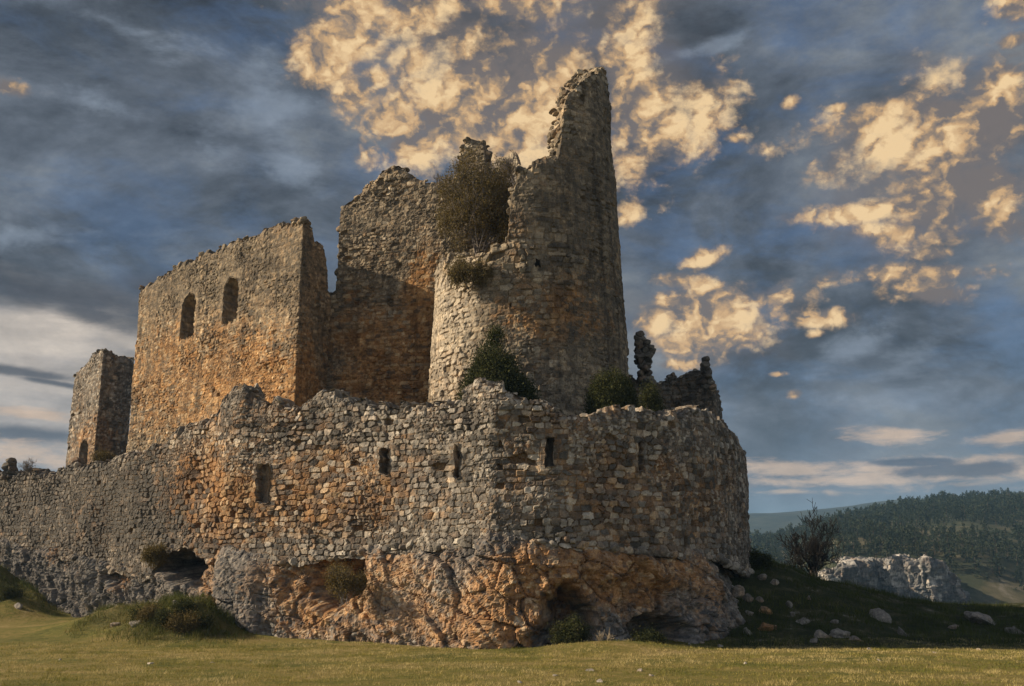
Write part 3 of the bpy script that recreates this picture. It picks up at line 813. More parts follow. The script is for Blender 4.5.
CAVES = [(348, 568, 16, 30, 2.2), (332, 580, 26, 38, 1.0), (318, 578, 36, 36, 0.45), (566, 624, 28, 36, 2.0), (610, 622, 74, 54, 0.6), (655, 636, 26, 24, 1.6), (181, 558, 25, 24, 2.8), (212, 616, 6, 26, 1.0), (60, 533, 26, 9, 0.7), (116, 575, 8, 14, 0.6), (735, 556, 16, 14, 0.7), (310, 548, 60, 8, 0.25), (650, 545, 60, 7, 0.3)]
ORANGE_R = [(480, 595, 240, 60, 0.34), (620, 580, 110, 50, 0.25), (300, 570, 50, 35, 0.45), (370, 600, 80, 60, 0.42), (205, 575, 14, 50, 0.6), (185, 540, 26, 16, 0.7), (520, 600, 55, 60, 0.5), (470, 620, 50, 30, 0.4), (570, 560, 60, 25, 0.4), (655, 570, 45, 35, 0.35), (700, 580, 20, 30, 0.35), (395, 560, 25, 20, 0.2), (620, 590, 50, 16, 0.45), (60, 545, 14, 20, 0.7), (118, 580, 12, 16, 0.6), (300, 620, 40, 25, 0.3), (80, 535, 20, 10, 0.5)]
rock, *_ = build_wall('rock_outcrop', CURT, JOINT, M_ROCK, lambda s, Q: terrain(Q[:, 0], Q[:, 1]) * 0 - 2.7, thick=2.2, step=0.044, w=0.20, h=0.17, seed=9, amp=0.01, prot=0.02, miss=0.0, missd=0.03, bulge=0.0,
    ztop=lambda s, Q: joint_z(s, Q) + 0.05, topjag=0.06, spots_o=ORANGE_R, spots_d=[(70, 580, 130, 60, 0.55), (242, 600, 22, 45, 0.35), (480, 550, 50, 18, 0.3), (700, 620, 40, 40, 0.2)], spots_p=[(395, 580, 40, 40, 0.14), (430, 610, 60, 30, 0.12)], caves=CAVES, rockf=rock_shape, back=False, mortar_w=0.12, topnoise=0.05)
tag(rock, kind='structure')

# ------------------------------------------------------------------ courtyard fill behind the curtain
def build_court():
    inner = cQ - cN * 0.85
    pts = [tuple(p) for p in inner[::12]]
    poly = np.array(pts + [(3, 73), (-29, 73), (-36, 65)])
    g = 0.5; xs = np.arange(-46, 12, g); ys = np.arange(34, 80, g)
    X, Y = np.meshgrid(xs, ys)
    ins = in_poly(poly, X, Y)
    zc = np.interp(X, [-40, -24, -12, 0, 10], [5.0, 5.1, 5.55, 5.75, 5.6]) + 0.035 * (Y - 45) * (Y > 45) + 0.22 * fbm(X / 2, Y / 2, 0, 4, 71)
    V = np.stack([X, Y, zc], -1).reshape(-1, 3); i = np.arange(X.size).reshape(X.shape)
    ok = ins[:-1, :-1] & ins[1:, 1:] & ins[:-1, 1:] & ins[1:, :-1]
    Q = np.stack([i[:-1, :-1], i[:-1, 1:], i[1:, 1:], i[1:, :-1]], -1)[ok]
    o = mesh_obj('courtyard_ground', V, Q, mat=M_GROUND, attrs={'flank': np.ones(X.size), 'hill': np.zeros(X.size)})
    tag(o, kind='structure')


build_court()


def court_z(x, y): return float(np.interp(x, [-40, -24, -12, 0, 10], [5.0, 5.1, 5.55, 5.75, 5.6]) + 0.035 * max(0, y - 45) + 0.22 * fbm(np.array([x / 2]), np.array([y / 2]), np.array([0.0]), 4, 71)[0])


# ------------------------------------------------------------------ the great hall with two windows
HALL = ctrl_px([(127, 60.5), (296, 46.5), (331, 50.6)], 10.0)
H_TOP = [(120, 304), (128, 300), (137, 291), (150, 285), (165, 273), (180, 264), (200, 256), (220, 247), (240, 240), (260, 232), (280, 225), (293, 221), (300, 220), (309, 223), (314, 229), (317, 243), (325, 251), (328, 262), (329, 288), (336, 297)]
hwin = [dict(px=190, row=(294, 338), hw=10.5, arch=True, through=True, name='window', ochre=0.1), dict(px=232, row=(277, 322), hw=10.5, arch=True, through=True, name='window', ochre=0.1)]
hall, *_ = build_wall('hall_ruin', HALL, H_TOP, M_HALL, 4.9, thick=1.3, step=0.056, smooth=0.3, w=0.36, h=0.165, seed=21, amp=0.045, prot=0.06, miss=0.010, missd=0.16, bulge=0.12, holes=hwin, rim=420, backfine=True,
    ochre0=0.16, spots_o=[(215, 390, 130, 60, 0.50), (265, 390, 45, 60, 0.25), (305, 400, 14, 90, 0.5), (200, 345, 70, 30, 0.15), (215, 265, 100, 40, -0.25)], mortar_w=0.18, topjag=0.22, spots_d=[(215, 265, 120, 50, 0.3), (300, 260, 20, 60, 0.2)])
tag(hall, 'tall roofless hall wall with two arched windows and ochre stains, left of the round tower', 'ruined hall')
# the far wall of the hall, seen through its windows
hb, *_ = build_wall('rear_wall', ctrl_px([(150, 66.0), (300, 54.5)], 10.0), [(100, 330), (150, 318), (200, 292), (240, 268), (300, 262)], M_HALL, 4.9, thick=1.0, step=0.14, w=0.4, h=0.25, seed=23, amp=0.06, prot=0.07, rim=0, back=False, ochre0=0.2, topjag=0.1)
hb.parent = hall

# ------------------------------------------------------------------ jagged cross wall between hall and tower
CROSS = ctrl_px([(316, 50.4), (430, 48.6), (530, 47.6)], 12.0)
X_TOP = [(310, 300), (330, 295), (335, 291), (336.5, 282), (337, 262), (338, 240), (338.5, 218), (341, 206), (350, 200), (357, 192), (364, 186), (372, 178), (380, 170), (388, 167), (398, 165), (405, 168), (412, 175), (420, 179), (430, 182), (442, 184), (452, 181), (457, 172), (459, 152), (462, 142), (470, 136), (478, 138), (484, 142), (486, 160), (492, 172), (505, 182), (515, 200), (525, 225), (540, 240)]
cross, *_ = build_wall('cross_wall', CROSS, X_TOP, M_HALL, 5.0, thick=1.5, step=0.055, w=0.36, h=0.19, seed=31, amp=0.065, prot=0.08, miss=0.03, missd=0.25, bulge=0.14, rim=330,
    ochre0=0.0, spots_o=[(400, 360, 60, 60, 0.75), (420, 290, 18, 60, 0.95), (350, 330, 40, 50, 0.4), (375, 395, 70, 30, 0.6)], topjag=0.13, rimsize=(0.16, 0.42))
tag(cross, 'tall jagged wall with a stepped broken top, standing between the hall and the round tower', 'ruined wall')

# ------------------------------------------------------------------ round tower
TX, TY, TR = 0.82, 46.2, 5.12
T_TOP = [(-180, 258), (-130, 262), (-100, 264), (-80, 262), (-62, 254), (-45, 256), (-30, 250), (-20, 246), (-13, 242), (-11.5, 205), (-10.5, 186), (-6, 172), (-1, 166), (6, 160), (12, 155), (17.0, 153), (18.5, 146), (20.5, 126), (23, 104), (27, 92), (34, 83), (42, 74), (52, 70), (70, 69), (88, 71), (98, 80), (106, 110), (116, 150), (130, 200), (150, 240), (180, 258)]
def ring(deg0, deg1, rr, m=200):
    a = np.radians(np.linspace(deg0, deg1, m)); return [(TX + rr * math.sin(t), TY - rr * math.cos(t)) for t in a]
TBAT = 0.045
def tower_top(s, Q):
    th = np.degrees(np.arctan2(Q[:, 0] - TX, -(Q[:, 1] - TY)))
    p = np.array(T_TOP); row = np.interp(th, p[:, 0], p[:, 1])
    # height of the broken rim, measured on the battered face at the side facing the photograph
    yy = TY - (TR - 0.6) * np.cos(np.radians(np.clip(th, -90, 90)))
    return zrow(yy, row)
tower, ts, tQ, tN, tzt = build_wall('round_tower', ring(-178, 178, TR), None, M_TOWER, 4.6, thick=1.7, step=0.056, smooth=0.2, w=0.48, h=0.27, seed=41, amp=0.06, prot=0.07, miss=0.02, missd=0.25, bulge=0.12, batter=TBAT, ztop=tower_top, rim=620, zback=7.0,
    ochre0=0.02, spots_o=[(545, 318, 70, 26, 0.6), (560, 290, 40, 30, 0.3), (450, 375, 20, 30, 0.25), (515, 225, 30, 18, 0.35)], spots_d=[(605, 250, 50, 180, 0.35), (560, 190, 60, 60, 0.2)], spots_p=[(448, 330, 32, 90, 0.55), (470, 300, 20, 40, 0.2)], topjag=0.14, rimsize=(0.18, 0.46), taper_ends=(False, False),  # left side paled, right side darkened: sun and shade put into the stone colour
    holes=[dict(SLIT, px=604, row=(209, 222), hw=2.0, name='arrow_slit'), dict(SLIT, px=539, row=(256, 264), hw=3.0, name='putlog_hole')])
fa = np.linspace(0, 2 * math.pi, 49)[:-1]; fr = np.linspace(0, TR - 1.2, 14)
FX = TX + fr[:, None] * np.sin(fa); FY = TY - fr[:, None] * np.cos(fa); FZ = float(zrow(45.0, 262)) - 0.25 + 0.35 * fbm(FX / 1.2, FY / 1.2, 0, 4, 301)
fi = np.arange(FX.size).reshape(FX.shape); m1, m2, me_, _u, _v = masonry(FX, FY, 0.4, 0.35, 302)
mesh_obj('rubble_fill', np.stack([FX, FY, FZ], -1), np.stack([fi[:-1], np.roll(fi[:-1], -1, 1), np.roll(fi[1:], -1, 1), fi[1:]], -1).reshape(-1, 4), mat=M_TOWER, parent=tower,
         attrs={'rnd': m1.ravel(), 'mort': (1 - sst(0.05, 0.2, me_)).ravel(), 'ochre': np.zeros(FX.size), 'pale': np.zeros(FX.size)})
tag(tower, 'round tower broken to a tall masonry spike, highest part of the castle', 'tower')

# ------------------------------------------------------------------ small square tower at the far left
LT = ctrl_px([(67, 69.0), (97, 65.0), (133, 68.5)], 10.0)
ltw, *_ = build_wall('square_tower', LT, [(60, 392), (68, 381), (76, 371), (85, 363), (92, 353), (97, 350), (106, 351), (115, 354), (126, 356), (134, 358)], M_WALL, 4.6, thick=1.1, step=0.085, smooth=0.25, w=0.36, h=0.22, seed=51, amp=0.05, prot=0.06, miss=0.01, bulge=0.1, rim=110,
    ochre0=0.05, spots_o=[(105, 445, 40, 30, 0.42), (80, 450, 14, 40, 0.2)], holes=[dict(px=84.5, row=(440, 470), hw=7.0, arch=True, through=True, name='doorway', umax=6.0)], topjag=0.1)
tag(ltw, 'small square tower with an arched doorway at the far left end of the castle', 'tower')

# ------------------------------------------------------------------ low broken walls behind the tower, right
RB = ctrl_px([(612, 49.6), (680, 49.4), (716, 48.6), (724, 51.5)], 8.0)
rb, rs, rQ, rN, rzt = build_wall('low_wall', RB, [(605, 360), (632, 374), (645, 377), (655, 381), (663, 383), (672, 377), (682, 372), (692, 370), (700, 372), (708, 378), (714, 384), (719, 391), (722, 402), (724, 412), (728, 422)], M_WALL, 4.6, thick=1.1, step=0.075, w=0.34, h=0.22, seed=57, amp=0.08, prot=0.1, rim=160, topjag=0.2, spots_d=[(680, 390, 80, 60, 0.4)])  # stone darkened to paint in the shadow of the round tower
tag(rb, 'low dark broken wall topped by two stone pinnacles, right of the round tower', 'ruined wall')


def pinnacle(px, row0, row1, y, widths, parent, seed, name='pinnacle'):
    rng = np.random.default_rng(seed); mb = MB(); z0, z1 = zrow(y, row0), zrow(y, row1); n = len(widths); hh = (z1 - z0) / n
    for k, (wd, sh) in enumerate(widths):
        wm = wd / F * y; m = max(1, int(round(wm / 0.38)))
        for q in range(m):
            for dep in (-0.16, 0.2):
                x = at(px + sh, row0, y)[0] + ((q + 0.5) / m - 0.5) * wm * 0.95
                V, T = stone(rng, (wm / m * 1.25, 0.5, hh * 1.45))
                mb.add(V + np.array([x + rng.normal(0, 0.03), y + dep + 0.3, z0 + hh * (k + 0.5)]), T, rng.uniform(0, 0.4))
    V, T, A = mb.arrays()
    return mesh_obj(name, V, T=T, mat=M_WALL, parent=parent, attrs={'rnd': A, 'mort': np.zeros(len(V)), 'ochre': np.full(len(V), 0.05), 'pale': np.zeros(len(V))})


pinnacle(646, 384, 331, 49.2, [(17, 2), (14, 1), (12, 0), (11, 0), (12, 0), (15, -1), (18, -1), (20, 0), (19, 0), (16, -2), (11, -3), (8, -3)], rb, 5)
pinnacle(709, 388, 357, 48.6, [(13, 1), (12, 0), (11, 0), (9, 0), (8, -1), (7, -1), (5, -1)], rb, 6)
pinnacle(6, 478, 459, 58.2, [(11, 0), (11, 0), (11, 0), (10, 0), (9, 0)], curtain, 7)
pinnacle(72, 472, 458, 54.5, [(10, 2), (8, 2), (6, 3)], curtain, 8)

# ------------------------------------------------------------------ plants
def tube(mb, P, R, sides=5, a=0.5):
    P = np.asarray(P, float); n = len(P); T = np.gradient(P, axis=0); T /= np.linalg.norm(T, axis=1)[:, None] + 1e-9
    up = np.array([0.31, 0.17, 0.93]); A = np.cross(T, up); A /= np.linalg.norm(A, axis=1)[:, None] + 1e-9; B = np.cross(T, A)
    ang = np.linspace(0, 2 * math.pi, sides, endpoint=False)
    V = (P[:, None] + (A[:, None] * np.cos(ang)[None, :, None] + B[:, None] * np.sin(ang)[None, :, None]) * np.asarray(R)[:, None, None]).reshape(-1, 3)
    i = np.arange(n * sides).reshape(n, sides); a0, b0, c0, d0 = i[:-1], np.roll(i[:-1], -1, 1), np.roll(i[1:], -1, 1), i[1:]
    t = np.concatenate([np.stack([a0, b0, c0], -1).reshape(-1, 3), np.stack([a0, c0, d0], -1).reshape(-1, 3)])
    mb.add(V, t, a)


def grow(rng, p, d, L, r, depth, out, kids=(3, 5), spread=0.7, up=0.15, fall=0.62, wig=0.16):
    n = 5; P = [np.array(p, float)]; d = np.array(d, float)
    for k in range(n):
        d = d + rng.normal(0, wig, 3) + np.array([0, 0, up * 0.25]); d /= np.linalg.norm(d); P.append(P[-1] + d * L / n)
    out.append((np.array(P), np.linspace(r, r * 0.45, n + 1), depth))
    if depth <= 0: return
    for _ in range(rng.integers(kids[0], kids[1] + 1)):
        t = rng.uniform(0.25, 1.0); q = t * n; i = min(int(q), n - 1); pos = P[i] + (P[i + 1] - P[i]) * (q - i)
        nd = d + rng.normal(0, spread, 3) + np.array([0, 0, up]); nd /= np.linalg.norm(nd)
        grow(rng, pos, nd, L * fall * rng.uniform(0.75, 1.2), r * (0.6 - 0.15 * t), depth - 1, out, kids, spread, up, fall, wig)


def leaves(mb, rng, C, size, n_each, sig, a_lo=0.0, a_hi=1.0, slim=0.45, upb=0.0):
    C = np.asarray(C, float); m = len(C) * n_each
    cen = np.repeat(C, n_each, 0) + rng.normal(0, 1, (m, 3)) * sig
    tone = np.repeat(rng.uniform(a_lo, a_hi, len(C)), n_each) + rng.normal(0, 0.12, m)
    D = rng.normal(0, 1, (m, 3)) + np.array([0, 0, upb]); D /= np.linalg.norm(D, axis=1)[:, None]
    E = np.cross(D, rng.normal(0, 1, (m, 3))); E /= np.linalg.norm(E, axis=1)[:, None] + 1e-9
    L = (size * rng.uniform(0.6, 1.4, m))[:, None]
    V = np.stack([cen - D * L * 0.5, cen + E * L * slim * 0.5, cen + D * L * 0.5, cen - E * L * slim * 0.5], 1).reshape(-1, 3)
    i = np.arange(m)[:, None] * 4
    T = np.concatenate([i + np.array([[0, 1, 2]]), i + np.array([[0, 2, 3]])])
    mb.add(V, T, np.repeat(np.clip(tone, 0, 1), 4))


def plant(name, loc, h, rad, seed, leafmat, label, cat, stems=5, depth=3, leaf=0.07, per=26, sig=0.13, cone=False, twigmat=None, group=None, parts=('stems', 'foliage'), bare=False, lean=(0, 0), spread=0.6, r0=0.035, dens=1.0, env=None):
    rng = np.random.default_rng(seed); root = empty(name, loc); out = []
    for k in range(stems):
        a = rng.uniform(0, 2 * math.pi); q = rng.uniform(0, 0.5) * rad / max(h, 0.1)
        if cone: d = (math.cos(a) * 0.12, math.sin(a) * 0.12, 1)
        else: d = (math.cos(a) * (0.15 + q * 1.6) + lean[0], math.sin(a) * (0.15 + q * 1.6) + lean[1], 1)
        grow(rng, (0.1 * math.cos(a), 0.1 * math.sin(a), -0.15), d, h * (0.62 if not cone else 0.95) * rng.uniform(0.7, 1.0), r0, depth, out, spread=spread)
    tips = np.array([P[-1] for P, R, dp in out if dp <= 1] + [P[2] for P, R, dp in out if dp == 0])
    # keep the growth inside the plant's own outline
    def scale_in(P):
        k = np.clip(P[:, 2] / h, 0, 1.2)
        env_r = env(k) * rad if env else (rad * (1.05 - k) if cone else rad * np.sqrt(np.clip(1 - (2 * k - 0.95) ** 2 * 0.8, 0.08, 1)))
        rr = np.hypot(P[:, 0] - lean[0] * P[:, 2], P[:, 1] - lean[1] * P[:, 2]); f = np.where(rr > env_r, env_r / np.maximum(rr, 1e-6), 1)
        return np.stack([P[:, 0] * f, P[:, 1] * f, np.minimum(P[:, 2], h)], 1)
    mb = MB()
    for P, R, dp in out: tube(mb, scale_in(P), np.maximum(R, 0.006), 4 if dp < 2 else 6, rng.uniform(0.2, 0.8))
    mb.build(parts[0], twigmat or M_BARK, root)
    if not bare:
        mb = MB(); C = scale_in(tips); C = C[C[:, 2] > 0.02 * h]
        C = C[rng.random(len(C)) < dens]
        leaves(mb, rng, C, leaf, per, sig, upb=0.6)
        mb.build(parts[1], leafmat, root, smooth=False)
    tag(root, label, cat, group)
    return root


def on_spot(px, row, y): return at(px, row, y)


# big olive bush inside the broken tower
p = at(480, 258, 45.0)
plant('bush', p, 5.3, 2.0, 101, M_OLIVE, 'big olive brown bush growing in the broken top of the round tower', 'bush', stems=11, depth=4, leaf=0.085, per=10, sig=0.17, twigmat=M_TWIG, r0=0.045, spread=0.55)
p = at(506, 190, 46.5)
plant('bush', p, 2.3, 0.8, 102, None, 'bare grey twiggy bush behind the olive bush on the round tower', 'bush', stems=8, depth=4, bare=True, twigmat=M_TWIG, r0=0.022, spread=0.5)
p = at(446, 190, 47.2)
plant('bush', p, 1.3, 0.8, 112, None, 'small bare grey bush on the cross wall left of the olive bush', 'bush', stems=6, depth=3, bare=True, twigmat=M_TWIG, r0=0.018, spread=0.5)
p = at(470, 286, 41.7)
plant('bush', p, 1.7, 1.0, 103, M_OLIVE, 'dark scrubby bush hanging on the tower ledge below the big olive bush', 'bush', stems=7, depth=3, leaf=0.07, per=10, sig=0.13, r0=0.02)
# evergreens behind the curtain wall
p = at(497, 412, 38.6)
plant('juniper', (p[0], p[1], court_z(p[0], p[1])), zrow(38.6, 333) - court_z(p[0], p[1]), 1.6, 104, M_JUNIPER, 'tall dark green juniper behind the curtain wall in front of the round tower', 'shrub', stems=8, depth=3, leaf=0.085, per=75, sig=0.19, parts=('stems', 'foliage'), spread=0.75,
      env=lambda k: np.interp(k, [0, 0.2, 0.4, 0.6, 0.8, 1.0], [0.75, 0.95, 0.80, 0.58, 0.36, 0.06]))
p = at(612, 412, 38.0)
plant('juniper', (p[0], p[1], court_z(p[0], p[1])), (zrow(38.0, 379) - court_z(p[0], p[1])) * 1.05, 0.7, 105, M_JUNIPER, 'round yellow green juniper on the curtain wall at the right foot of the tower', 'shrub', stems=9, depth=3, leaf=0.08, per=70, sig=0.17)
p = at(650, 412, 40.0)
plant('juniper', (p[0], p[1], court_z(p[0], p[1])), (zrow(40.0, 384) - court_z(p[0], p[1])) * 1.08, 0.32, 106, M_JUNIPER, 'thin small juniper on the curtain wall below the larger stone pinnacle', 'shrub', stems=5, depth=3, leaf=0.07, per=40, sig=0.14)
p = at(570, 412, 37.2)
# dry plants on the left end of the curtain
for k, (px, row, y, hh, rr, lab) in enumerate([(30, 474, 56.0, 1.1, 0.9, 'bare grey bush on top of the far left end of the curtain wall'),
                                               (104, 462, 51.5, 0.7, 0.9, 'low yellowish bush on the curtain wall below the square tower')]):
    p = at(px, row, y); plant('bush', p, hh, rr, 120 + k, M_OLIVE, lab, 'bush', stems=7, depth=3, leaf=0.06, per=6, sig=0.1, bare=(k == 0), twigmat=M_TWIG, r0=0.016)
# bushes at the foot of the rock
p = at(345, 600, 36.9)
plant('bush', (p[0], p[1], p[2]), 1.5, 0.85, 130, M_OLIVE, 'brown bush growing in the hollow under the curtain wall', 'bush', stems=8, depth=3, leaf=0.06, per=9, sig=0.12, r0=0.018, twigmat=M_TWIG)
p = at(153, 566, 43.6)
plant('bush', (p[0], p[1], p[2]), 1.1, 0.42, 131, M_OLIVE, 'round dark bush clinging to the rock beside the small cave', 'bush', stems=7, depth=3, leaf=0.06, per=14, sig=0.1, r0=0.016)
p = (2.0, 34.0, float(terrain(2.0, 34.0)))
plant('bush', p, 0.9, 0.6, 132, M_JUNIPER, 'dark bush at the left foot of the shallow rock arch', 'bush', stems=8, depth=3, leaf=0.06, per=10, sig=0.12, r0=0.016)
p = (4.7, 34.4, float(terrain(4.7, 34.4)))
plant('bush', p, 0.6, 0.7, 133, M_JUNIPER, 'low dark bush inside the shallow rock arch', 'bush', stems=8, depth=3, leaf=0.06, per=10, sig=0.12, r0=0.016)
p = (3.1, 33.4, float(terrain(3.1, 33.4)))
plant('dry_tuft', p, 0.62, 0.55, 134, None, 'pale dry tuft of stalks on the grassy hump before the rock arch', 'grass tuft', stems=22, depth=1, bare=True, twigmat=M_DRY, r0=0.009, spread=0.3, parts=('stalks', 'foliage'))
p = at(757, 548, 45.5); p = (p[0], p[1], float(terrain(p[0], p[1])) - 0.02)
plant('bush', p, 1.0, 0.45, 135, M_JUNIPER, 'dark bush against the right end of the curtain wall foot', 'bush', stems=6, depth=3, leaf=0.07, per=12, sig=0.12)
# scrub on the grassy heap at the left
rngm = np.random.default_rng(8)
heap = [(-13.0, 39.0, 0.45, 'scrub bush near the crest of the grassy heap'), (-14.2, 38.9, 0.55, 'scrub bush in the middle of the grassy heap below the cave'), (-12.2, 38.6, 0.5, 'scrub bush touching the corner of the rock beside the grassy heap'), (-28.8, 50.0, 0.8, 'bramble clump lowest on the left grassy slope'), (-13.6, 38.4, 0.5, 'dark scrub bush halfway up the grassy heap below the cave'), (-12.6, 37.9, 0.65, 'dark scrub bush at the right foot of the grassy heap'), (-14.6, 39.2, 0.4, 'small scrub bush on the left shoulder of the grassy heap'),
        (-27.6, 50.8, 0.9, 'dark bramble clump at the left edge of the field'), (-25.8, 50.6, 0.6, 'small bramble clump between field and left grassy slope'), (-29.6, 52.0, 1.0, 'bramble clump on the left grassy slope under the grey cliff')]
for k, (x, y, hh, lab) in enumerate(heap):
    plant('bush', (x, y, float(terrain(x, y)) - 0.03), hh * 1.25, hh * 1.15, 140 + k, M_OLIVE if k % 2 else M_JUNIPER, lab, 'bush', stems=8, depth=2, leaf=0.06, per=22, sig=0.14, r0=0.014)

# bare tree on the right skyline
def bare_tree():
    rng = np.random.default_rng(12); x, y = at(812, 575, 64.0)[:2]; z = float(terrain(x, y)); H = zrow(64.0, 512) - z
    root = empty('bare_tree', (x, y, z)); out = []
    grow(rng, (0, 0, -0.3), (0.05, 0, 1), H * 0.42, 0.16, 0, out)
    tr = MB(); tube(tr, out[0][0], np.linspace(0.2, 0.13, len(out[0][0])), 9, 0.4); tr.build('trunk', M_BARK, root)
    cr = []; tip = out[0][0]
    for k in range(11):
        a = k * 2.4 + rng.uniform(-0.4, 0.4); pos = tip[rng.integers(2, 6)]
        grow(rng, pos, (math.cos(a) * 0.6, math.sin(a) * 0.6, rng.uniform(0.5, 1.6)), H * 0.34, 0.08, 4, cr, kids=(3, 4), spread=0.55, up=0.25, fall=0.66)
    mb = MB()
    for P, R, dp in cr: tube(mb, P, np.maximum(R, 0.013), 4, 0.3)
    mb.build('crown', M_DARKTWIG, root)
    tag(root, 'dark leafless tree standing alone on the shaded slope right of the castle', 'tree')


bare_tree()

# ------------------------------------------------------------------ loose stones
M_BOULD = stone_mat('fallen_stone', GREY, OCH, ((0.115, 0.088, 0.060, 1), (0.29, 0.145, 0.055, 1)), 0.6, 9.0, 1.5, streaks=0.0)


def boulder(name, x, y, z, size, seed, label, cat, ochre=0.0, pale=0.0, base=ICO3, group=None, rnd=None, mat=None):
    rng = np.random.default_rng(seed); V, T = stone(rng, size, 2.8, base, 0.16)
    g_ = 2.2 / max(size); nz = fbm(V[:, 0] * g_, V[:, 1] * g_, V[:, 2] * g_, 4, seed); nr = fbm(V[:, 0] * g_ * 2.2, V[:, 1] * g_ * 2.2, V[:, 2] * g_ * 4, 4, seed + 5, ridged=True); V = V * (1 + 0.26 * nz + 0.10 * nr)[:, None]
    o = mesh_obj(name, V, T=T, mat=mat or M_BOULD, attrs={'rnd': np.full(len(V), rng.uniform(0.30, 0.7) if rnd is None else rnd), 'mort': np.zeros(len(V)), 'ochre': np.full(len(V), ochre), 'pale': np.full(len(V), pale)}, smooth=False)
    o.location = (x, y, z); return tag(o, label, cat, group)


BL = [(790, 606, 9, 5, 0, 'flat grey stone between the bare tree and the rock foot'), (803, 622, 12, 5, 0, 'low grey stone left of the small pale stone'), (858, 640, 12, 5, 0, 'flat grey slab just right of the pale squared block'), (905, 634, 14, 5, 0, 'low slab in the dark turf before the broad ledge'), (748, 632, 9, 8, 0, 'grey stone wedged at the very foot of the bastion'), (955, 628, 10, 4, 0, 'small slab at the left end of the broad ledge'), (750, 615, 7, 5, 0, 'small grey stone left of the flat ochre stone'), (768, 629, 16, 10, 0.75, 'orange boulder lying on the shaded slope beside the bastion'), (766, 612, 12, 6, 0.45, 'flat ochre stone just above the orange boulder'), (738, 593, 16, 12, 0, 'grey boulder against the right foot of the rock'),
      (749, 599, 9, 8, 0, 'small grey stone right beside the boulder at the rock foot'), (775, 583, 11, 7, 0, 'grey stone high on the shaded slope below the bush'), (762, 578, 14, 5, 0, 'long flat stone high on the shaded slope'), (760, 601, 10, 5, 0.1, 'flat tan stone in the middle of the shaded slope'),
      (824, 635, 13, 8, 0, 'grey block left of the pale squared block at the slope foot'), (842, 635, 19, 10, 0, 'pale squared block at the foot of the shaded slope'), (814, 641, 9, 6, 0, 'small grey stone at the foot of the shaded slope'), (836, 622, 8, 5, 0, 'small pale stone above the squared block'),
      (793, 616, 7, 5, 0, 'little stone at the centre of the shaded slope'), (809, 598, 5, 4, 0, 'tiny pale stone on the upper shaded slope'), (986, 620, 38, 10, 0, 'broad low grey rock ledge on the right of the shaded slope'), (1018, 632, 16, 9, 0, 'grey rock at the right edge of the shaded slope'), (880, 618, 22, 6, 0, 'low grey rock shelf between the squared block and the ledge')]
for k, (px, row, wp, hp, oc, lab) in enumerate(BL):
    # walk out along the sight line until it meets the slope
    best = None
    for y in np.arange(34, 60, 0.15):
        x, _, z = at(px, row + hp * 0.3, y)
        if z <= float(terrain(x, y)): best = (x, y); break
    if best is None: best = (at(px, row, 46)[0], 46.0)
    x, y = best; s_ = y / F
    boulder('boulder' if wp > 10 else 'loose_stone', x, y + wp * s_ * 0.2, float(terrain(x, y)) + hp * s_ * 0.12, (wp * s_ * 1.1, wp * s_ * 0.9, hp * s_ * 1.3), 200 + k, lab, 'boulder' if wp > 10 else 'stone', oc, base=ICO3 if wp > 10 else ICO2)
# block on the curtain top
p = at(615, 412, 35.9); boulder('loose_block', p[0], p[1], p[2] + 0.0, (0.6, 0.5, 0.42), 241, 'pale orange block perched on the curtain wall before the round juniper', 'stone', 0.55)
for k, (x, y, g, lab) in enumerate([(-14.7, 38.6, 0.38, 'pale stone at the left foot of the grassy heap'), (-12.9, 38.2, 0.30, 'pale stone in the grass at the front of the heap'), (-15.9, 39.6, 0.34, 'grey stone on the left tail of the grassy heap'), (-13.6, 39.7, 0.26, 'small grey stone near the crest of the heap'), (-26.4, 50.2, 0.5, 'grey stone at the edge of the left grassy slope'), (-24.9, 49.6, 0.4, 'grey stone right of the bramble clumps')]):
    boulder('loose_stone', x, y, float(terrain(x, y)) + 0.05, (g * 1.3, g, g * 0.8), 260 + k, lab, 'stone', 0.0, 0.1, ICO2)
# pale chips in the pasture
rngp = np.random.default_rng(77)
chips = [(150, 664, 7), (212, 663, 6), (250, 661, 3), (590, 671, 10), (640, 671, 9), (652, 676, 8), (555, 676, 8), (720, 647, 6), (745, 664, 5), (880, 661, 5), (935, 653, 5), (600, 682, 9), (520, 683, 6), (980, 650, 6), (870, 650, 5), (60, 660, 4), (310, 634, 4), (690, 645, 6), (702, 643, 6), (665, 636, 6), (640, 634, 5), (676, 641, 7), (655, 643, 5), (585, 641, 5), (608, 640, 5)]
for k, (px, row, wp) in enumerate(chips):
    for y in np.arange(9, 50, 0.05):
        x, _, z = at(px, row, y)
        if z <= float(terrain(x, y)): break
    s_ = y / F
    boulder('stone', x, y, float(terrain(x, y)) + 0.0, (wp * s_ * 1.0 * (0.7 + 0.5 * hsh(k, 1)), wp * s_ * (0.6 + 0.5 * hsh(k, 2)), wp * s_ * (0.3 + 0.3 * hsh(k, 3))), 300 + k, 'pale chip of stone lying in the short pasture grass', 'stone', 0.0, 0.3, ICO2, group='pale stones scattered over the pasture')

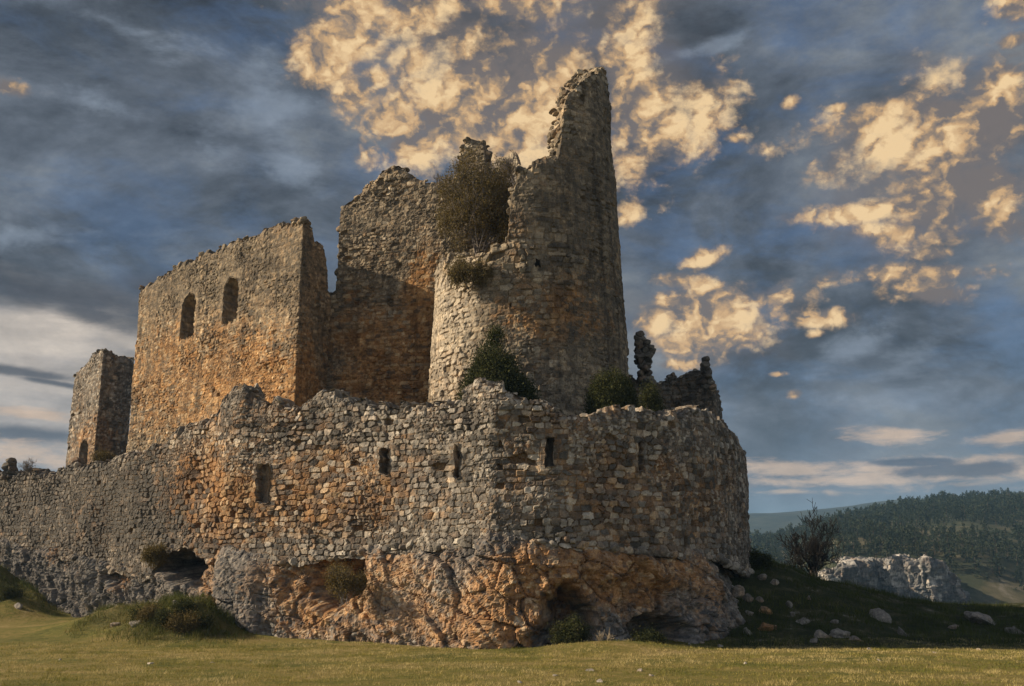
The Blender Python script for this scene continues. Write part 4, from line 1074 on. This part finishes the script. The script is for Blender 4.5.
# ------------------------------------------------------------------ pasture and rough grass
def blades(name, X, Y, hgt, wid, mat, tone, lean=0.5, seed=1):
    rng = np.random.default_rng(seed); m = len(X); Z = terrain(X, Y)
    a = rng.uniform(0, 2 * math.pi, m); L = hgt * rng.uniform(0.5, 1.4, m); b = rng.uniform(0, 2 * math.pi, m); ln = L * lean * rng.uniform(0.2, 1.3, m)
    P = np.stack([X, Y, Z - 0.01], 1); w = wid[:, None] * 0.5 * np.stack([np.cos(a), np.sin(a), 0 * a], 1)
    top = P + np.stack([np.cos(b) * ln, np.sin(b) * ln, L], 1)
    V = np.stack([P - w, P + w, top], 1).reshape(-1, 3); T = np.arange(m * 3).reshape(-1, 3)
    o = mesh_obj(name, V, T=T, mat=mat, attrs={'rnd': np.repeat(np.clip(tone, 0, 1), 3)}, smooth=False)
    return tag(o, kind='stuff')


rg = np.random.default_rng(5)
m = 330000
Yb = 8.0 + 29.5 * rg.uniform(0, 1, m) ** 0.8; Xb = rg.uniform(-1, 1, m) * (0.60 * Yb + 5)
cl = fbm(Xb / 1.6, Yb / 1.6, 0, 4, 91); c2 = fbm(Xb / 0.35, Yb / 0.35, 0, 3, 92)
keep = (rg.uniform(0, 1, m) < 0.62 + 0.9 * c2)
Xb, Yb, cl, c2 = Xb[keep], Yb[keep], cl[keep], c2[keep]
blades('pasture_grass', Xb, Yb, 0.040 * (1 + 1.3 * np.clip(c2, -0.6, 1) + 1.4 * np.clip(fbm(Xb / 0.9, Yb / 0.9, 3, 3, 190), 0, 1)), 0.0065 + 0.00032 * Yb, M_GRASS, 0.56 + 1.5 * cl + 0.55 * c2 + 0.7 * fbm(Xb / 5, Yb / 5, 8, 3, 191) + rg.normal(0, 0.2, len(Xb)), 0.9, 6)
m = 2600
Yt = 8.5 + 27 * rg.uniform(0, 1, m) ** 0.9; Xt = rg.uniform(-1, 1, m) * (0.60 * Yt + 4); kt_ = fbm(Xt / 2.5, Yt / 2.5, 2, 3, 195) + rg.normal(0, 0.2, m) > 0.02
Xt, Yt = Xt[kt_], Yt[kt_]; k_ = 26; rad_ = np.repeat(rg.uniform(0.03, 0.16, len(Xt)), k_); tn = np.repeat(rg.choice([0.12, 0.3, 0.75, 0.95], len(Xt)), k_)
blades('grass_tufts', np.repeat(Xt, k_) + rg.normal(0, 1, len(Xt) * k_) * rad_, np.repeat(Yt, k_) + rg.normal(0, 1, len(Xt) * k_) * rad_, np.repeat(rg.uniform(0.05, 0.11, len(Xt)), k_), 0.011 + 0 * rad_, M_GRASS, tn + rg.normal(0, 0.12, len(tn)), 0.8, 8)
m = 90000
cand = []
Xr = np.concatenate([rg.uniform(-18, -9.5, 30000), rg.uniform(-38, -20, 50000), rg.uniform(7.5, 34, 70000)]); Yr = np.concatenate([rg.uniform(35.5, 46, 30000), rg.uniform(47, 64, 50000), rg.uniform(35.0, 58, 70000)])
lump = 2.2 * bell(Xr, Yr, -13.1, 39.6, 1.7, 2.2, 0.3) + 1.2 * bell(Xr, Yr, -15.6, 42, 2.6, 2.2, -0.3) + 3 * bell(Xr, Yr, -29.5, 55, 4, 4.5) + 1 * (Xr > 0) * sst(34.8, 37, Yr)
cr_ = fbm(Xr / 0.8, Yr / 0.8, 0, 4, 93)
kp = (rg.uniform(0, 1, len(Xr)) < np.clip(lump * 1.2, 0, 1) * np.clip(0.7 + 1.4 * cr_, 0.05, 1))
Xr, Yr, cr_ = Xr[kp], Yr[kp], cr_[kp]
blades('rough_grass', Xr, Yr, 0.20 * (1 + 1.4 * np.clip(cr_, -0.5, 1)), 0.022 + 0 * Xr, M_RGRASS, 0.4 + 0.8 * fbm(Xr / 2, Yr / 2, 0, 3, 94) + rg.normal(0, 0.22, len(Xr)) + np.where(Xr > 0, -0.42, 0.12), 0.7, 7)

# ------------------------------------------------------------------ far hill: cliff and pines
cl_ctrl = [((px - CX) / 971 * y, y) for px, y in [(780, 244), (815, 240), (840, 236), (870, 243), (900, 240), (925, 235), (950, 241), (985, 250)]]


def cliff_shape(PX, ROW, X, Y, Z, U):
    return 2.6 * fbm(X / 9, Y / 9, Z / 30, 5, 95, gain=0.6, ridged=True) + 1.5 * fbm(X / 2.6, Y / 2.6, Z / 9, 4, 96, ridged=True) + 0.7 * fbm(X, Y, Z / 1.5, 4, 97)


cliff, *_ = build_wall('cliff', cl_ctrl, [(770, 585), (800, 578), (830, 570), (842, 562), (860, 559), (880, 560), (900, 557), (915, 560), (925, 556), (940, 566), (952, 580), (965, 594), (990, 606)], M_CLIFF, -16.0, thick=9.0, step=0.28, smooth=3.0, w=2.2, h=2.8, seed=99, amp=0.3, prot=0.5, miss=0.0, bulge=0.0, topjag=0.5, back=False, rockf=cliff_shape, mortar_w=0.1, topnoise=0.8)
tag(cliff, kind='structure')


def pine_arrays(seed, h, leaf=0.55, n=34, per=5, rounded=False):
    rng = np.random.default_rng(seed); tr = MB(); tube(tr, [(0, 0, -0.4), (0.05, 0, h * 0.5), (0, 0, h * 0.92)], [0.16, 0.11, 0.03], 5, 0.4)
    k = rng.uniform(0.14, 1.0, n); rr = h * 0.27 * np.clip(1.12 - k, 0.12, 0.85) * rng.uniform(0.25, 1.05, n) * (1 + 0.5 * np.sin(k * 9 + seed)); a = rng.uniform(0, 6.283, n)
    if rounded: rr = h * 0.36 * np.sqrt(np.clip(1 - (2 * k - 1.15) ** 2, 0.05, 1)) * rng.uniform(0.3, 1.1, n); k = k * 0.8
    C = np.stack([rr * np.cos(a), rr * np.sin(a), k * h], 1); cr = MB(); leaves(cr, rng, C, leaf * h / 6, per, 0.22 * h / 6, slim=0.7)
    return tr, cr


def far_forest():
    rng = np.random.default_rng(31)
    kinds = []
    for k in range(5):
        tr, cr = pine_arrays(400 + k, 6.0, rounded=k in (1, 3)); kinds.append((tr, cr))
    N0 = 9500
    y = rng.uniform(246, 640, N0); r = rng.uniform(0.22, 0.80, N0); x = r * y
    d = fbm(x / 38, y / 38, 0, 4, 98); hgt = 0.50 + 1.0 * d + 0.65 * sst(330, 480, y)
    kp = rng.uniform(0, 1, N0) < np.clip(hgt, 0.06, 1); x, y = x[kp], y[kp]
    ye = rng.uniform(247, 268, 420); xe = rng.uniform(0.27, 0.50, 420) * ye; x = np.concatenate([xe, x]); y = np.concatenate([ye, y])
    # keep the trees apart
    cell = {}; sel = []
    for i in range(len(x)):
        c = (int(x[i] / 2.7), int(y[i] / 2.7))
        if c in cell: continue
        cell[c] = 1; sel.append(i)
    x, y = x[sel], y[sel]; z = terrain(x, y); sz = rng.uniform(0.6, 1.15, len(x)) * rng.choice([0.55, 0.8, 1.0, 1.15], len(x)) * (0.72 + 0.35 * sst(250, 500, y))
    px, row = proj(x, y, z + 4)
    inside = (px > 752) & (px < 1030)
    order = np.argsort(np.where(inside, -sz / y, 1))
    near = [i for i in order if inside[i]][:300]
    protos = []
    for k, (tr, cr) in enumerate(kinds):
        root = empty('pine_tree', (0, 0, 0)); t_ = tr.build('trunk', M_BARK, root); c_ = cr.build('crown', M_PINE, root, smooth=False)
        tag(root, 'dark pine standing among many on the far hillside beyond the valley', 'tree', 'pines on the far hillside'); protos.append((root, t_, c_))
    used = set()
    for q, i in enumerate(near):
        k = q % 5; root, t_, c_ = protos[k]
        if k not in used: used.add(k); o = root
        else:
            o = root.copy(); COL.objects.link(o)
            for ch in (t_, c_):
                n_ = ch.copy(); COL.objects.link(n_); n_.parent = o
        o.location = (x[i], y[i], z[i]); o.rotation_euler = (0, 0, rng.uniform(0, 6.28)); o.scale = (sz[i] * rng.uniform(0.9, 1.25),) * 2 + (sz[i],)
    ns = set(near); rest = [i for i in range(len(x)) if i not in ns]
    V, T, A = [], [], []; off = 0
    base = [(np.concatenate([a.arrays()[0], b.arrays()[0]]), np.concatenate([a.arrays()[1], b.arrays()[1] + a.n]), np.concatenate([a.arrays()[2] * 0.2, b.arrays()[2]])) for a, b in kinds]
    for i in rest:
        bv, bt, ba = base[i % 5]; a = rng.uniform(0, 6.28); c, s_ = math.cos(a), math.sin(a)
        v = bv @ np.array([[c, s_, 0], [-s_, c, 0], [0, 0, 1]]) * sz[i] + np.array([x[i], y[i], z[i]])
        V.append(v); T.append(bt + off); A.append(ba); off += len(v)
    o = mesh_obj('forest', np.concatenate(V), T=np.concatenate(T), mat=M_PINE, attrs={'rnd': np.concatenate(A)}, smooth=False); tag(o, kind='stuff')
    print('pines', len(near), 'rest', len(rest))


far_forest()

# ------------------------------------------------------------------ air
def build_haze():
    x0, x1, y0, y1, z0, z1 = -3000, 3000, -90, 5400, -90, 90
    V = [(x, y, z) for z in (z0, z1) for y in (y0, y1) for x in (x0, x1)]
    Q = [(0, 2, 3, 1), (4, 5, 7, 6), (0, 1, 5, 4), (2, 6, 7, 3), (0, 4, 6, 2), (1, 3, 7, 5)]
    m = bpy.data.materials.new('hazy_air'); m.use_nodes = True; m.node_tree.nodes.clear(); n = NT(m.node_tree)
    v = n.add('ShaderNodeVolumePrincipled'); v.inputs['Color'].default_value = (0.32, 0.62, 1.0, 1); v.inputs['Density'].default_value = 0.00022
    o = n.add('ShaderNodeOutputMaterial'); n.l.new(v.outputs[0], o.inputs['Volume'])
    tag(mesh_obj('haze', V, Q, mat=m, smooth=False), kind='stuff')


build_haze()
